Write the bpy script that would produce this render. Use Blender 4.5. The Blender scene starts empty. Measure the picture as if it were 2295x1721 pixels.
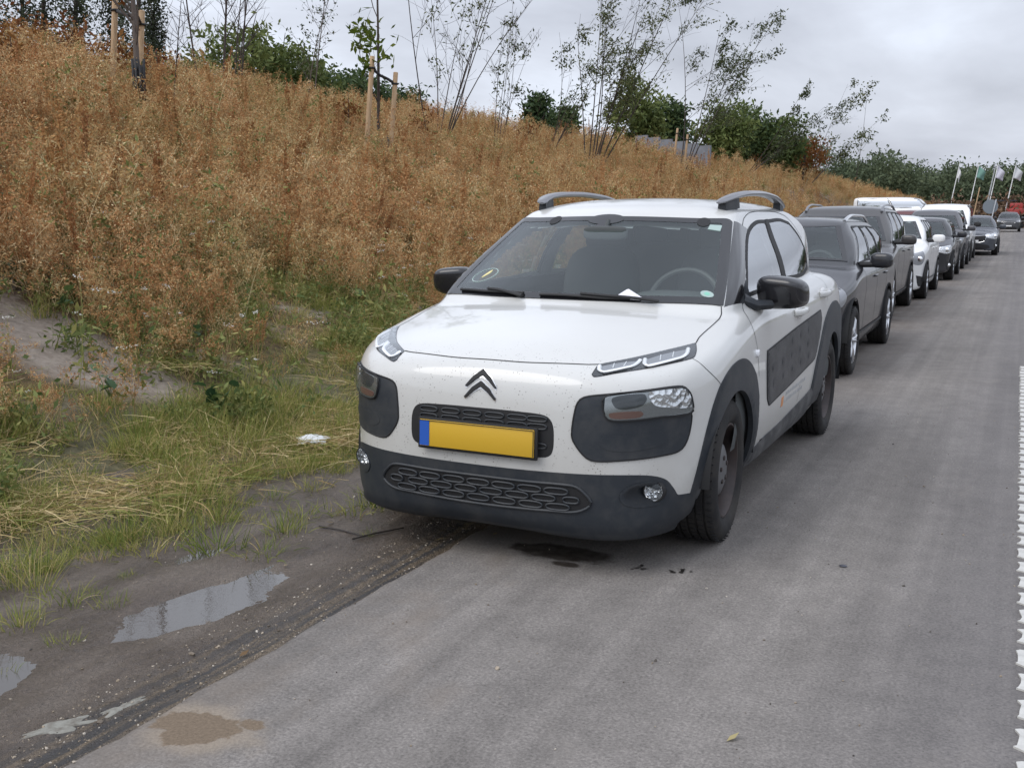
import bpy, bmesh, math, random
import numpy as np
from mathutils import Matrix, Vector
from mathutils.geometry import delaunay_2d_cdt
R=math.radians
scene=bpy.context.scene
# ---------------------------------------------------------------- camera
CAMPOS=np.array([1.9131,-4.4018,1.4008]); YAW,PITCH,ROLL=.452638,-.157848,.005696
fw=Vector((-math.sin(YAW)*math.cos(PITCH),math.cos(YAW)*math.cos(PITCH),math.sin(PITCH)))
rt=Vector((math.cos(YAW),math.sin(YAW),0)); up=rt.cross(fw)
r2=rt*math.cos(ROLL)+up*math.sin(ROLL); u2=up*math.cos(ROLL)-rt*math.sin(ROLL)
cd=bpy.data.cameras.new('camera'); cam=bpy.data.objects.new('camera',cd); scene.collection.objects.link(cam)
cam.matrix_world=Matrix.Translation(Vector(CAMPOS))@Matrix((r2,u2,-fw)).transposed().to_4x4()
cd.sensor_width=36; cd.lens=2311.41/2295*36; cd.clip_start=.05; cd.clip_end=6000
scene.camera=cam
# ---------------------------------------------------------------- sky, sun, exposure
SUN_EL,SUN_AZ=R(48),R(215)
w=bpy.data.worlds.new('World'); scene.world=w; w.use_nodes=True; nt=w.node_tree; nt.nodes.clear()
def N_(t,typ,**k):
    n=t.nodes.new(typ)
    for a,b in k.items(): setattr(n,a,b)
    return n
out=N_(nt,'ShaderNodeOutputWorld'); bg=N_(nt,'ShaderNodeBackground'); sky=N_(nt,'ShaderNodeTexSky',sky_type='NISHITA',sun_disc=False)
sky.sun_elevation=SUN_EL; sky.sun_rotation=SUN_AZ; sky.air_density=1.5; sky.dust_density=4; sky.ozone_density=1
tc=N_(nt,'ShaderNodeTexCoord'); sep=N_(nt,'ShaderNodeSeparateXYZ'); nt.links.new(tc.outputs['Generated'],sep.inputs[0])
# cloud deck: direction projected onto a layer overhead
zc=N_(nt,'ShaderNodeMath',operation='MAXIMUM'); zc.inputs[1].default_value=0.0; nt.links.new(sep.outputs[2],zc.inputs[0])
za=N_(nt,'ShaderNodeMath',operation='ADD'); za.inputs[1].default_value=.30; nt.links.new(zc.outputs[0],za.inputs[0])
dv=N_(nt,'ShaderNodeVectorMath',operation='DIVIDE'); cmb=N_(nt,'ShaderNodeCombineXYZ')
for i in range(3): nt.links.new(za.outputs[0],cmb.inputs[i])
nt.links.new(tc.outputs['Generated'],dv.inputs[0]); nt.links.new(cmb.outputs[0],dv.inputs[1])
mp=N_(nt,'ShaderNodeMapping'); mp.inputs['Location'].default_value=(3.1,.6,0); mp.inputs['Scale'].default_value=(1,1,.25); nt.links.new(dv.outputs[0],mp.inputs[0])
n1=N_(nt,'ShaderNodeTexNoise'); n1.inputs['Scale'].default_value=.95; n1.inputs['Detail'].default_value=8; n1.inputs['Roughness'].default_value=.52; n1.inputs['Distortion'].default_value=.3
nt.links.new(mp.outputs[0],n1.inputs['Vector'])
cr=N_(nt,'ShaderNodeValToRGB'); e=cr.color_ramp.elements
e[0].position=.36; e[0].color=(.36,.38,.44,1); e[1].position=.62; e[1].color=(.68,.735,.84,1); q=cr.color_ramp.elements.new(.5); q.color=(.50,.53,.605,1)
nt.links.new(n1.outputs[0],cr.inputs[0])
# overcast luminance rises from the horizon to the zenith
lum=N_(nt,'ShaderNodeMapRange'); lum.inputs[1].default_value=.12; lum.inputs[2].default_value=1; lum.inputs[3].default_value=.98; lum.inputs[4].default_value=1.65; nt.links.new(sep.outputs[2],lum.inputs[0])
mul=N_(nt,'ShaderNodeVectorMath',operation='SCALE'); nt.links.new(cr.outputs[0],mul.inputs[0]); nt.links.new(lum.outputs[0],mul.inputs[3])
sks=N_(nt,'ShaderNodeVectorMath',operation='SCALE'); sks.inputs[3].default_value=.1; nt.links.new(sky.outputs[0],sks.inputs[0])
mx=N_(nt,'ShaderNodeMix',data_type='RGBA'); mx.inputs[0].default_value=.92
nt.links.new(sks.outputs[0],mx.inputs[6]); nt.links.new(mul.outputs[0],mx.inputs[7]); nt.links.new(mx.outputs[2],bg.inputs[0]); nt.links.new(bg.outputs[0],out.inputs[0])
bg.inputs[1].default_value=1.0
sl=bpy.data.lights.new('sun','SUN'); sl.energy=.9; sl.angle=R(40); sl.color=(1,.97,.93); so=bpy.data.objects.new('sun',sl); scene.collection.objects.link(so)
sd=Vector((math.sin(SUN_AZ)*math.cos(SUN_EL),math.cos(SUN_AZ)*math.cos(SUN_EL),math.sin(SUN_EL))); so.rotation_euler=sd.to_track_quat('Z','Y').to_euler()
vs=scene.view_settings; vs.view_transform='Standard'; vs.look='None'; vs.exposure=.58; vs.gamma=1; vs.use_curve_mapping=False
scene.cycles.max_bounces=8; scene.cycles.transparent_max_bounces=24; scene.cycles.use_denoising=True; scene.cycles.caustics_reflective=False; scene.cycles.caustics_refractive=False
f32=np.float32
def crv(pts,n=10,closed=True):
    """Catmull-Rom through pts; a third value 1 marks a sharp corner."""
    P=np.array([p[:2] for p in pts],float); S=[len(p)>2 and p[2] for p in pts]; N=len(P); out=[]
    for i in range(N if closed else N-1):
        a,b=P[i],P[(i+1)%N]
        pa=P[(i-1)%N] if (closed or i>0) else a; pb=P[(i+2)%N] if (closed or i+2<N) else b
        L=np.linalg.norm(b-a)+1e-9
        t1=(b-pa)/(np.linalg.norm(b-a)+np.linalg.norm(a-pa)+1e-9)*L; t2=(pb-a)/(np.linalg.norm(b-a)+np.linalg.norm(pb-b)+1e-9)*L
        if S[i]: t1=b-a
        if S[(i+1)%N]: t2=b-a
        for k in range(n):
            t=k/n; out.append((2*t**3-3*t*t+1)*a+(t**3-2*t*t+t)*t1+(3*t*t-2*t**3)*b+(t**3-t*t)*t2)
    if not closed: out.append(P[-1])
    return np.array(out)
def sdpoly(px,py,P):
    """signed distance to polygon P (neg inside)"""
    sh=px.shape; x=px.ravel().astype(f32); y=py.ravel().astype(f32)
    d=np.full(x.shape,1e9,f32); ins=np.zeros(x.shape,bool); A=P.astype(f32); B=np.roll(A,-1,0)
    for (ax,ay),(bx,by) in zip(A,B):
        ex,ey=bx-ax,by-ay; l=ex*ex+ey*ey
        if l<1e-12: continue
        wx=x-ax; wy=y-ay; t=np.clip((wx*ex+wy*ey)/l,0,1)
        dx=wx-t*ex; dy=wy-t*ey; d=np.minimum(d,dx*dx+dy*dy)
        if abs(ey)>1e-9:
            c=((ay>y)!=(by>y))&(x<ex*(y-ay)/ey+ax); ins^=c
    d=np.sqrt(d); return np.where(ins,-d,d).reshape(sh)
class Tab:
    def __init__(s,P,h=.012,m=.25):
        s.h=h; lo=P.min(0)-m; hi=P.max(0)+m; s.lo=lo; s.n=((hi-lo)/h).astype(int)+2
        gx,gy=np.meshgrid(lo[0]+h*np.arange(s.n[0]),lo[1]+h*np.arange(s.n[1]),indexing='ij'); s.T=sdpoly(gx,gy,P)
    def __call__(s,x,y):
        u=np.clip((x-s.lo[0])/s.h,0,s.n[0]-1.001); v=np.clip((y-s.lo[1])/s.h,0,s.n[1]-1.001)
        i=u.astype(np.int32); j=v.astype(np.int32); a=(u-i); b=(v-j); T=s.T
        return (T[i,j]*(1-a)+T[i+1,j]*a)*(1-b)+(T[i,j+1]*(1-a)+T[i+1,j+1]*a)*b
def smax(a,b,k):
    h=np.maximum(k-np.abs(a-b),0)/k; return np.maximum(a,b)+h*h*k*.25
def smin(a,b,k): return -smax(-a,-b,k)
def sst(a,b,x):
    t=np.clip((x-a)/(b-a),0,1); return t*t*(3-2*t)
def mir(h):  # half outline given on x>=0 from x=0 to x=0 -> full closed outline
    return list(h)+[(-p[0],)+tuple(p[1:]) for p in h[::-1] if abs(p[0])>1e-6]
class Body:
    def __init__(s,d,h=.012):
        s.d=d
        s.sl=Tab(crv(d['side']),h); s.pl=Tab(crv(mir(d['plan'])),h); s.fl=Tab(crv(mir(d['front'])),h)
        s.sg=Tab(crv(d['gside']),h); s.pg=Tab(crv(mir(d['gplan'])),h); s.fg=Tab(crv(mir(d['gfront'])),h)
    def __call__(s,x,y,z):
        d=s.d; x2=x*x
        ys=y-d.get('nose',0)*x2*(1-sst(-.5,.6,y)); zs=z+(d.get('crown',.06)+d.get('fcrown',0)*(1-sst(-.3,.7,y)))*x2
        lo=smax(smax(s.sl(ys,zs),s.fl(x,z),d.get('k1',.10)),s.pl(x,y),d.get('k2',.10))
        yw=y-d.get('wsweep',.4)*x2*(1-sst(1.0,1.9,y))+d.get('rsweep',.15)*x2*sst(1.5,2.5,y)
        zg=z+d.get('rcrown',.02)*x2
        gh=smax(smax(s.sg(yw,zg),s.fg(x,z),d.get('k3',.06)),s.pg(x,y),d.get('k4',.1))
        return smin(lo,gh,d.get('ku',.03))
def grad(F,P,h=.01):
    g=np.stack([F(P[:,0]+(h if a==0 else 0),P[:,1]+(h if a==1 else 0),P[:,2]+(h if a==2 else 0))-F(P[:,0]-(h if a==0 else 0),P[:,1]-(h if a==1 else 0),P[:,2]-(h if a==2 else 0)) for a in range(3)],1)
    return g/(np.linalg.norm(g,axis=1,keepdims=True)+1e-9)
def surfnet(F,lo,hi,h,lev=0.0):
    lo=np.array(lo,float); n=((np.array(hi)-lo)/h).astype(int)+1
    ax=[(lo[a]+h*np.arange(n[a])).astype(f32) for a in range(3)]
    V=np.empty(n,f32)
    for i in range(0,n[0],16):
        X,Y,Z=np.meshgrid(ax[0][i:i+16],ax[1],ax[2],indexing='ij'); V[i:i+16]=F(X,Y,Z)-lev
    I=V<0
    c=np.zeros(n-1,np.int8)
    offs=[(i,j,k) for i in (0,1) for j in (0,1) for k in (0,1)]
    for o in offs: c+=I[o[0]:n[0]-1+o[0],o[1]:n[1]-1+o[1],o[2]:n[2]-1+o[2]]
    act=(c>0)&(c<8); idx=np.full(n-1,-1,np.int64); A=np.argwhere(act); idx[act]=np.arange(len(A))
    val={o:V[A[:,0]+o[0],A[:,1]+o[1],A[:,2]+o[2]] for o in offs}
    S=np.zeros((len(A),3)); C=np.zeros(len(A))
    for a in offs:
        for ax_ in range(3):
            if a[ax_]==0:
                b=list(a); b[ax_]=1; b=tuple(b); va,vb=val[a],val[b]; m=(va<0)!=(vb<0)
                t=np.where(m,va/np.where(m,va-vb,1),0)
                for q in range(3): S[:,q]+=np.where(m,a[q]+(t if q==ax_ else 0),0)
                C+=m
    P=lo+h*(A+S/C[:,None])
    Q=[]
    for a in range(3):
        b,c2=(a+1)%3,(a+2)%3
        s0=[slice(1,n[q]-1) for q in range(3)]; s1=list(s0); s0[a]=slice(0,n[a]-1); s1[a]=slice(1,n[a])
        m0=I[tuple(s0)]; m1=I[tuple(s1)]; E=np.argwhere(m0!=m1)
        if not len(E): continue
        fl=m0[tuple(E.T)]
        base=E.copy()
        for q in range(3):
            if q!=a: base[:,q]+=1
        def cell(db,dc):
            t=base.copy(); t[:,b]-=db; t[:,c2]-=dc; return idx[t[:,0],t[:,1],t[:,2]]
        q4=np.stack([cell(1,1),cell(0,1),cell(0,0),cell(1,0)],1)
        q4=np.where(fl[:,None],q4,q4[:,::-1]); Q.append(q4)
    Q=np.concatenate(Q); Q=Q[(Q>=0).all(1)]
    # newton projection
    for it in range(3):
        v=F(P[:,0],P[:,1],P[:,2])-lev; e=.004
        g=np.stack([F(P[:,0]+(e if a==0 else 0),P[:,1]+(e if a==1 else 0),P[:,2]+(e if a==2 else 0))-lev-v for a in range(3)],1)/e
        st=-g*(v/np.maximum((g*g).sum(1),.2))[:,None]; L=np.linalg.norm(st,axis=1,keepdims=True); P=P+st*np.minimum(1,h*.7/np.maximum(L,1e-9))
    return P,Q
def march(F,O,D,tmax=8.0,n=220):
    """first hit along rays O+tD from outside; returns points (nan when missed)"""
    D=D/np.linalg.norm(D,axis=1,keepdims=True); t=np.zeros(len(O))
    for i in range(n):
        P=O+D*t[:,None]; v=F(P[:,0],P[:,1],P[:,2]); t=t+np.where(v>1e-4,np.maximum(v*.85,.0004),np.where(v<-1e-4,v*.6,0))
    P=O+D*t[:,None]; v=F(P[:,0],P[:,1],P[:,2]); P[np.abs(v)>.004]=np.nan
    return P
# ---------------------------------------------------------------- scene helpers
COL=scene.collection
def tag(o,label=None,cat=None,group=None,kind=None):
    for k,v in (('label',label),('category',cat),('group',group),('kind',kind)):
        if v: o[k]=v
    return o
def empty(name,loc=(0,0,0),rz=0,label=None,cat=None,group=None):
    o=bpy.data.objects.new(name,None); COL.objects.link(o); o.location=loc; o.rotation_euler=(0,0,rz); o.empty_display_size=.2
    return tag(o,label,cat,group)
def link(name,me,mat=None,parent=None):
    o=bpy.data.objects.new(name,me); COL.objects.link(o)
    if mat is not None and not me.materials:
        for m in (mat if isinstance(mat,(list,tuple)) else [mat]): me.materials.append(m)
    if parent is not None: o.parent=parent
    return o
def mkmesh(name,V,Fs,smooth=True,normals=None,mi=None):
    me=bpy.data.meshes.new(name); V=np.asarray(V,float)
    if isinstance(Fs,np.ndarray):
        nf,k=Fs.shape; me.vertices.add(len(V)); me.vertices.foreach_set('co',V.astype(f32).ravel())
        me.loops.add(nf*k); me.loops.foreach_set('vertex_index',Fs.astype(np.int32).ravel())
        me.polygons.add(nf); me.polygons.foreach_set('loop_start',np.arange(0,nf*k,k,dtype=np.int32)); me.polygons.foreach_set('loop_total',np.full(nf,k,np.int32))
        me.update(calc_edges=True); me.validate()
    else: me.from_pydata(V.tolist(),[],Fs); me.update()
    if smooth: me.polygons.foreach_set('use_smooth',np.ones(len(me.polygons),bool))
    if mi is not None: me.polygons.foreach_set('material_index',np.asarray(mi,np.int32))
    if normals is not None and len(me.vertices)==len(normals):
        me.normals_split_custom_set_from_vertices(np.asarray(normals,float).tolist())
    return me
class MB:
    """collects simple shapes into one mesh"""
    def __init__(s): s.V=[]; s.F=[]
    def add(s,V,Fs):
        b=len(s.V); s.V+= [tuple(v) for v in V]; s.F+=[tuple(i+b for i in f) for f in Fs]; return s
    def box(s,c,d,rz=0,rx=0,ry=0,bev=0):
        c=np.array(c,float); d=np.array(d,float)/2; M=np.array((Matrix.Rotation(rz,3,'Z')@Matrix.Rotation(ry,3,'Y')@Matrix.Rotation(rx,3,'X')))
        if bev<=0:
            V=[(x,y,z) for x in(-1,1) for y in(-1,1) for z in(-1,1)]; V=np.array(V)*d
            return s.add(V@M.T+c,[(0,1,3,2),(4,6,7,5),(0,4,5,1),(2,3,7,6),(0,2,6,4),(1,5,7,3)])
        bm=bmesh.new(); bmesh.ops.create_cube(bm,size=1)
        for v in bm.verts: v.co=Vector((v.co.x*2*d[0],v.co.y*2*d[1],v.co.z*2*d[2]))
        bmesh.ops.bevel(bm,geom=bm.edges[:],offset=bev,segments=2,affect='EDGES',profile=.5)
        V=np.array([v.co[:] for v in bm.verts])@M.T+c; bm.verts.index_update(); Fs=[tuple(v.index for v in f.verts) for f in bm.faces]; bm.free()
        return s.add(V,Fs)
    def tube(s,P,r,n=8,cap=True,flat=1.0,upv=(0,0,1),closed=False):
        P=np.array(P,float); m=len(P); r=np.broadcast_to(np.array(r,float),(m,)); T=np.gradient(P,axis=0) if not closed else (np.roll(P,-1,0)-np.roll(P,1,0)); T/=np.linalg.norm(T,axis=1,keepdims=True)+1e-9
        V=[]; u=np.array(upv,float)
        for i in range(m):
            a=np.cross(T[i],u)
            if np.linalg.norm(a)<1e-3: a=np.cross(T[i],(1,0,.1))
            a/=np.linalg.norm(a); b=np.cross(a,T[i])
            for k in range(n):
                t=2*math.pi*k/n; V.append(P[i]+r[i]*(a*math.cos(t)+b*math.sin(t)*flat))
        Fs=[]
        for i in range(m if closed else m-1):
            j=(i+1)%m
            for k in range(n): Fs.append((i*n+k,i*n+(k+1)%n,j*n+(k+1)%n,j*n+k))
        if cap and not closed: Fs+= [tuple(range(n))[::-1],tuple((m-1)*n+k for k in range(n))]
        return s.add(V,Fs)
    def lathe(s,prof,n=32,axis=0,c=(0,0,0),sgn=1,close=False):
        """prof: (along axis, radius)"""
        c=np.array(c,float); V=[]; Fs=[]; m=len(prof)
        for k in range(n):
            t=2*math.pi*k/n
            for a,r in prof:
                p=[0,0,0]; p[axis]=a*sgn; p[(axis+1)%3]=r*math.cos(t); p[(axis+2)%3]=r*math.sin(t); V.append(c+p)
        for k in range(n):
            j=(k+1)%n
            for i in range(m if close else m-1):
                q=(k*m+i,j*m+i,j*m+(i+1)%m,k*m+(i+1)%m); Fs.append(q if sgn>0 else q[::-1])
        return s.add(V,Fs)
    def sell(s,c,d,e=.5,n=20,m=12,rz=0,tilt=0):
        """rounded box (superellipsoid)"""
        c=np.array(c,float); d=np.array(d,float)/2; V=[]; Fs=[]; f=lambda v,p: math.copysign(abs(v)**p,v)
        M=np.array(Matrix.Rotation(rz,3,'Z')@Matrix.Rotation(tilt,3,'X'))
        for i in range(m+1):
            a=-math.pi/2+math.pi*i/m
            for k in range(n):
                b=2*math.pi*k/n; V.append(M@(np.array([f(math.cos(a),e)*f(math.cos(b),e),f(math.cos(a),e)*f(math.sin(b),e),f(math.sin(a),e)])*d)+c)
        for i in range(m):
            for k in range(n): Fs.append((i*n+k,i*n+(k+1)%n,(i+1)*n+(k+1)%n,(i+1)*n+k))
        return s.add(V,Fs)
    def build(s,name,mat,parent=None,smooth=True,auto=True):
        me=mkmesh(name,s.V,s.F,smooth)
        if smooth and auto:
            bm=bmesh.new(); bm.from_mesh(me)
            bmesh.ops.recalc_face_normals(bm,faces=bm.faces[:])
            for e in bm.edges:
                if len(e.link_faces)==2 and e.calc_face_angle(0)>R(38): e.smooth=False
            bm.to_mesh(me); bm.free()
        return link(name,me,mat,parent)
# ------- panels that follow a body surface
class Proj:
    """maps 3-D points to a flat chart and back onto a body surface"""
    def __init__(s,F,d=None,cyl=None,rc=.8):
        s.F=F; s.cyl=cyl; s.rc=rc
        if cyl is None:
            d=np.array(d,float); s.d=d/np.linalg.norm(d); e1=np.cross((0,0,1.),s.d)
            if np.linalg.norm(e1)<1e-3: e1=np.array([1.,0,0])
            s.e1=e1/np.linalg.norm(e1); s.e2=np.cross(s.d,s.e1)
    def to2(s,P):
        P=np.asarray(P,float)
        if s.cyl is not None: return np.stack([np.arctan2(P[:,0],-(P[:,1]-s.cyl))*s.rc,P[:,2]],1)
        return np.stack([P@s.e1,P@s.e2],1)
    def to3(s,U):
        if s.cyl is not None:
            t=U[:,0]/s.rc; D=np.stack([-np.sin(t),np.cos(t),0*t],1); O=np.stack([0*t,0*t+s.cyl,U[:,1]],1)-D*2.2
        else:
            D=np.repeat(s.d[None],len(U),0); O=U[:,:1]*s.e1+U[:,1:]*s.e2-D*3.2
            if abs(s.d[0])>.9: O=O+s.d*(s.d@np.zeros(3))
        P=march(s.F,O,D,n=64); bad=np.isnan(P[:,0])
        if bad.any(): P[bad]=np.nan
        Nn=np.zeros_like(P); ok=~bad; Nn[ok]=grad(s.F,P[ok]); return P,Nn
def resamp(L,h,closed=True):
    L=np.asarray(L,float); Q=np.vstack([L,L[:1]]) if closed else L; s=np.r_[0,np.cumsum(np.linalg.norm(np.diff(Q,axis=0),axis=1))]
    n=max(int(s[-1]/h),6 if closed else 2); t=np.linspace(0,s[-1],n+1); t=t[:-1] if closed else t
    return np.stack([np.interp(t,s,Q[:,0]),np.interp(t,s,Q[:,1])],1)
def outline(pr,pts,n=8):
    """pts: 3-D points (4th value 1 = sharp corner) -> smooth closed 2-D outline"""
    U=pr.to2([p[:3] for p in pts]); return crv([(u[0],u[1],1) if len(p)>3 and p[3] else (u[0],u[1]) for u,p in zip(U,pts)],n)
_PC={}
def panel(pr,L,off=.004,bevel=.01,depth=.006,h=.018,holes=(),base=0.0):
    k=(id(pr),np.asarray(L).tobytes(),off,bevel,depth,h,base,tuple(np.asarray(q).tobytes() for q in holes))
    if k not in _PC: _PC[k]=panel_(pr,L,off,bevel,depth,h,holes,base)
    return _PC[k]
def panel_(pr,L,off=.004,bevel=.01,depth=.006,h=.018,holes=(),base=0.0):
    """patch of given 2-D outline lying on the body: returns verts, faces, normals"""
    B=resamp(L,h*.55); HB=[resamp(q,h*.55) for q in holes]
    lo=B.min(0); hi=B.max(0); gx,gy=np.meshgrid(np.arange(lo[0],hi[0],h),np.arange(lo[1],hi[1],h*.87)); gx=gx+(np.arange(gx.shape[0])%2)[:,None]*h*.5
    G=np.stack([gx.ravel(),gy.ravel()],1); dB=sdpoly(G[:,0],G[:,1],B); keep=dB<-h*.35; 
    for q in HB: keep&=sdpoly(G[:,0],G[:,1],q)>h*.35
    G=G[keep]; loops=[B]+HB; allb=np.vstack(loops); nb=len(allb); V2=np.vstack([allb,G]); E=[]; b=0
    for q in loops: E+=[(b+i,b+(i+1)%len(q)) for i in range(len(q))]; b+=len(q)
    r=delaunay_2d_cdt([Vector(v) for v in V2],E,[],0,1e-7); V2=np.array([v[:] for v in r[0]]); T=np.array([f for f in r[2] if len(f)==3])
    cen=V2[T].mean(1); m=sdpoly(cen[:,0],cen[:,1],B)<0
    for q in HB: m&=sdpoly(cen[:,0],cen[:,1],q)>0
    T=T[m]; a=V2[T]; ar=(a[:,1,0]-a[:,0,0])*(a[:,2,1]-a[:,0,1])-(a[:,1,1]-a[:,0,1])*(a[:,2,0]-a[:,0,0]); T=np.where((ar>0)[:,None],T,T[:,::-1])
    P,Nn=pr.to3(V2); d=-sdpoly(V2[:,0],V2[:,1],B)
    for q in HB: d=np.minimum(d,sdpoly(V2[:,0],V2[:,1],q))
    prof=base+(off-base)*(.25+.75*sst(0,bevel,d)) if bevel>0 else np.full(len(V2),off)
    good=~np.isnan(P[:,0]); T=T[good[T].all(1)]; P=np.nan_to_num(P)
    V=P+Nn*prof[:,None]
    # orient outward
    a=V[T]; fn=np.cross(a[:,1]-a[:,0],a[:,2]-a[:,0]); flip=(fn*Nn[T[:,0]]).sum(1)<0; T=np.where(flip[:,None],T[:,::-1],T)
    # skirt on boundary edges
    ed={}
    for t in T.tolist():
        for i in range(3):
            k=(t[i],t[(i+1)%3]); ed[k]=1
    bd=[k for k in ed if (k[1],k[0]) not in ed]; vb=sorted({i for k in bd for i in k}); mp_={v:len(V)+i for i,v in enumerate(vb)}
    Vb=P[vb]-Nn[vb]*depth; Vt=V[vb]; n0=len(V); V=np.vstack([V,Vb,Vt]); Nn=np.vstack([Nn,Nn[vb]*0,Nn[vb]*0]); up_={v:n0+len(vb)+i for i,v in enumerate(vb)}
    F4=[(up_[k[1]],up_[k[0]],mp_[k[0]],mp_[k[1]]) for k in bd]
    # side normals
    for k in bd:
        e=V[k[1]]-V[k[0]]; s=np.cross(e,Nn[k[0]]); s/=np.linalg.norm(s)+1e-9
        for q in k: Nn[mp_[q]]+=s; Nn[up_[q]]+=s
    L_=np.linalg.norm(Nn,axis=1,keepdims=True); Nn=np.where(L_>1e-6,Nn/np.maximum(L_,1e-9),(0,0,1))
    return V,[tuple(t) for t in T.tolist()]+F4,Nn
def padd(name,pan,mat,parent,mirror=False):
    V,Fs,Nn=pan; 
    if mirror: V=V*(-1,1,1); Nn=Nn*(-1,1,1); Fs=[f[::-1] for f in Fs]
    return link(name,mkmesh(name,V,Fs,True,Nn),mat,parent)
def seam(pr,pts,w_=.004,off=.0012,n=8,smooth=True):
    """thin strip along a curve on the body"""
    U=pr.to2([p[:3] for p in pts]); U=crv([tuple(u) for u in U],n,closed=False) if smooth else U; U=resamp(U,.02,False)
    P,Nn=pr.to3(U); ok=~np.isnan(P[:,0]); P=P[ok]; Nn=Nn[ok]; T=np.gradient(P,axis=0); S=np.cross(Nn,T); S/=np.linalg.norm(S,axis=1,keepdims=True)+1e-9
    V=np.vstack([P+Nn*off+S*w_/2,P+Nn*off-S*w_/2]); n_=len(P); return V,[(i,i+n_,i+1+n_,i+1) for i in range(n_-1)],np.vstack([Nn,Nn])
def spath(pr,pts,off=.01,n=8,closed=False,h=.015):
    U=pr.to2([p[:3] for p in pts]); U=crv([tuple(u) for u in U],n,closed); U=resamp(U,h,closed); P,Nn=pr.to3(U); ok=~np.isnan(P[:,0]); return (P+Nn*off)[ok]
# ---------------------------------------------------------------- materials
def mat(name,col=(.5,.5,.5),rough=.5,metal=0,spec=.5,coat=0,**k):
    m=bpy.data.materials.new(name); m.use_nodes=True; b=m.node_tree.nodes['Principled BSDF']
    b.inputs['Base Color'].default_value=(*col,1); b.inputs['Roughness'].default_value=rough; b.inputs['Metallic'].default_value=metal
    b.inputs['Specular IOR Level'].default_value=spec; b.inputs['Coat Weight'].default_value=coat; b.inputs['Coat Roughness'].default_value=.04
    return m
def B_(m): return m.node_tree.nodes['Principled BSDF']
def nz(t,vec,scale,detail=4,rough=.55,dist=0):
    n=N_(t,'ShaderNodeTexNoise'); n.inputs['Scale'].default_value=scale; n.inputs['Detail'].default_value=detail; n.inputs['Roughness'].default_value=rough; n.inputs['Distortion'].default_value=dist
    if vec is not None: t.links.new(vec,n.inputs['Vector'])
    return n.outputs['Fac']
def ramp(t,fac,*st):
    n=N_(t,'ShaderNodeValToRGB'); el=n.color_ramp.elements
    while len(el)>len(st): el.remove(el[-1])
    while len(el)<len(st): el.new(.5)
    for e,(p,c) in zip(el,st): e.position=p; e.color=(*c,1) if len(c)==3 else c
    t.links.new(fac,n.inputs[0]); return n.outputs[0]
def gr(v): return (v,v,v)
def mixc(t,f,a,b,mode='MIX'):
    n=N_(t,'ShaderNodeMix',data_type='RGBA',blend_type=mode)
    for s,v in ((0,f),(6,a),(7,b)):
        if isinstance(v,(int,float)): n.inputs[s].default_value=v
        elif isinstance(v,tuple): n.inputs[s].default_value=(*v,1)
        else: t.links.new(v,n.inputs[s])
    return n.outputs[2]
def mth(t,op,a,b=None,c=None):
    n=N_(t,'ShaderNodeMath',operation=op)
    for i,v in enumerate((a,b,c)):
        if v is None: continue
        if isinstance(v,(int,float)): n.inputs[i].default_value=v
        else: t.links.new(v,n.inputs[i])
    return n.outputs[0]
def bump(t,hgt,strength=.3,dist=.01,norm=None):
    n=N_(t,'ShaderNodeBump'); n.inputs['Strength'].default_value=strength; n.inputs['Distance'].default_value=dist; t.links.new(hgt,n.inputs['Height'])
    if norm is not None: t.links.new(norm,n.inputs['Normal'])
    return n.outputs[0]
def oc(t,out='Object'): return N_(t,'ShaderNodeTexCoord').outputs[out]
def scl(t,vec,s):
    n=N_(t,'ShaderNodeVectorMath',operation='MULTIPLY'); n.inputs[1].default_value=s; t.links.new(vec,n.inputs[0]); return n.outputs[0]
def paint(name,col,dirt=(.25,.22,.17),amount=.5,flake=0,rough=.32,metal=0,coat=.85,spec=.5):
    m=mat(name,col,rough,metal,spec,coat=1); t=m.node_tree; b=B_(m); v=oc(t)
    s=N_(t,'ShaderNodeSeparateXYZ'); t.links.new(v,s.inputs[0])
    # road film thicker low on the body, in streaky patches
    film=mth(t,'MULTIPLY',ramp(t,s.outputs[2],(.18,gr(1)),(.62,gr(.16)),(.95,gr(.03))),ramp(t,nz(t,v,5,6,.6),(.35,gr(.35)),(.7,gr(1))))
    film=mth(t,'MULTIPLY',film,.55*amount)
    # insect and grit specks on the nose
    vo=N_(t,'ShaderNodeTexVoronoi'); vo.inputs['Scale'].default_value=85; t.links.new(v,vo.inputs['Vector'])
    sp=ramp(t,vo.outputs['Distance'],(.12,gr(1)),(.28,gr(0))); msk=ramp(t,nz(t,v,20,3),(.47,gr(0)),(.60,gr(1)))
    nose=ramp(t,s.outputs[1],(.0,gr(1)),(.001,gr(1))) if amount<=0 else ramp(t,mth(t,'ADD',s.outputs[1],1.0),(.36,gr(1)),(.52,gr(.06)))
    sp=mth(t,'MULTIPLY',mth(t,'MULTIPLY',sp,msk),mth(t,'MULTIPLY',nose,.8*amount))
    c=mixc(t,film,col,dirt); c=mixc(t,sp,c,(.10,.085,.07)); t.links.new(c,b.inputs['Base Color'])
    t.links.new(ramp(t,film,(0,gr(rough)),(.5,gr(.6))),b.inputs['Roughness'])
    cw=mth(t,'SUBTRACT',coat,mth(t,'MULTIPLY',film,1.4)); t.links.new(cw,b.inputs['Coat Weight'])
    return m
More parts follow.
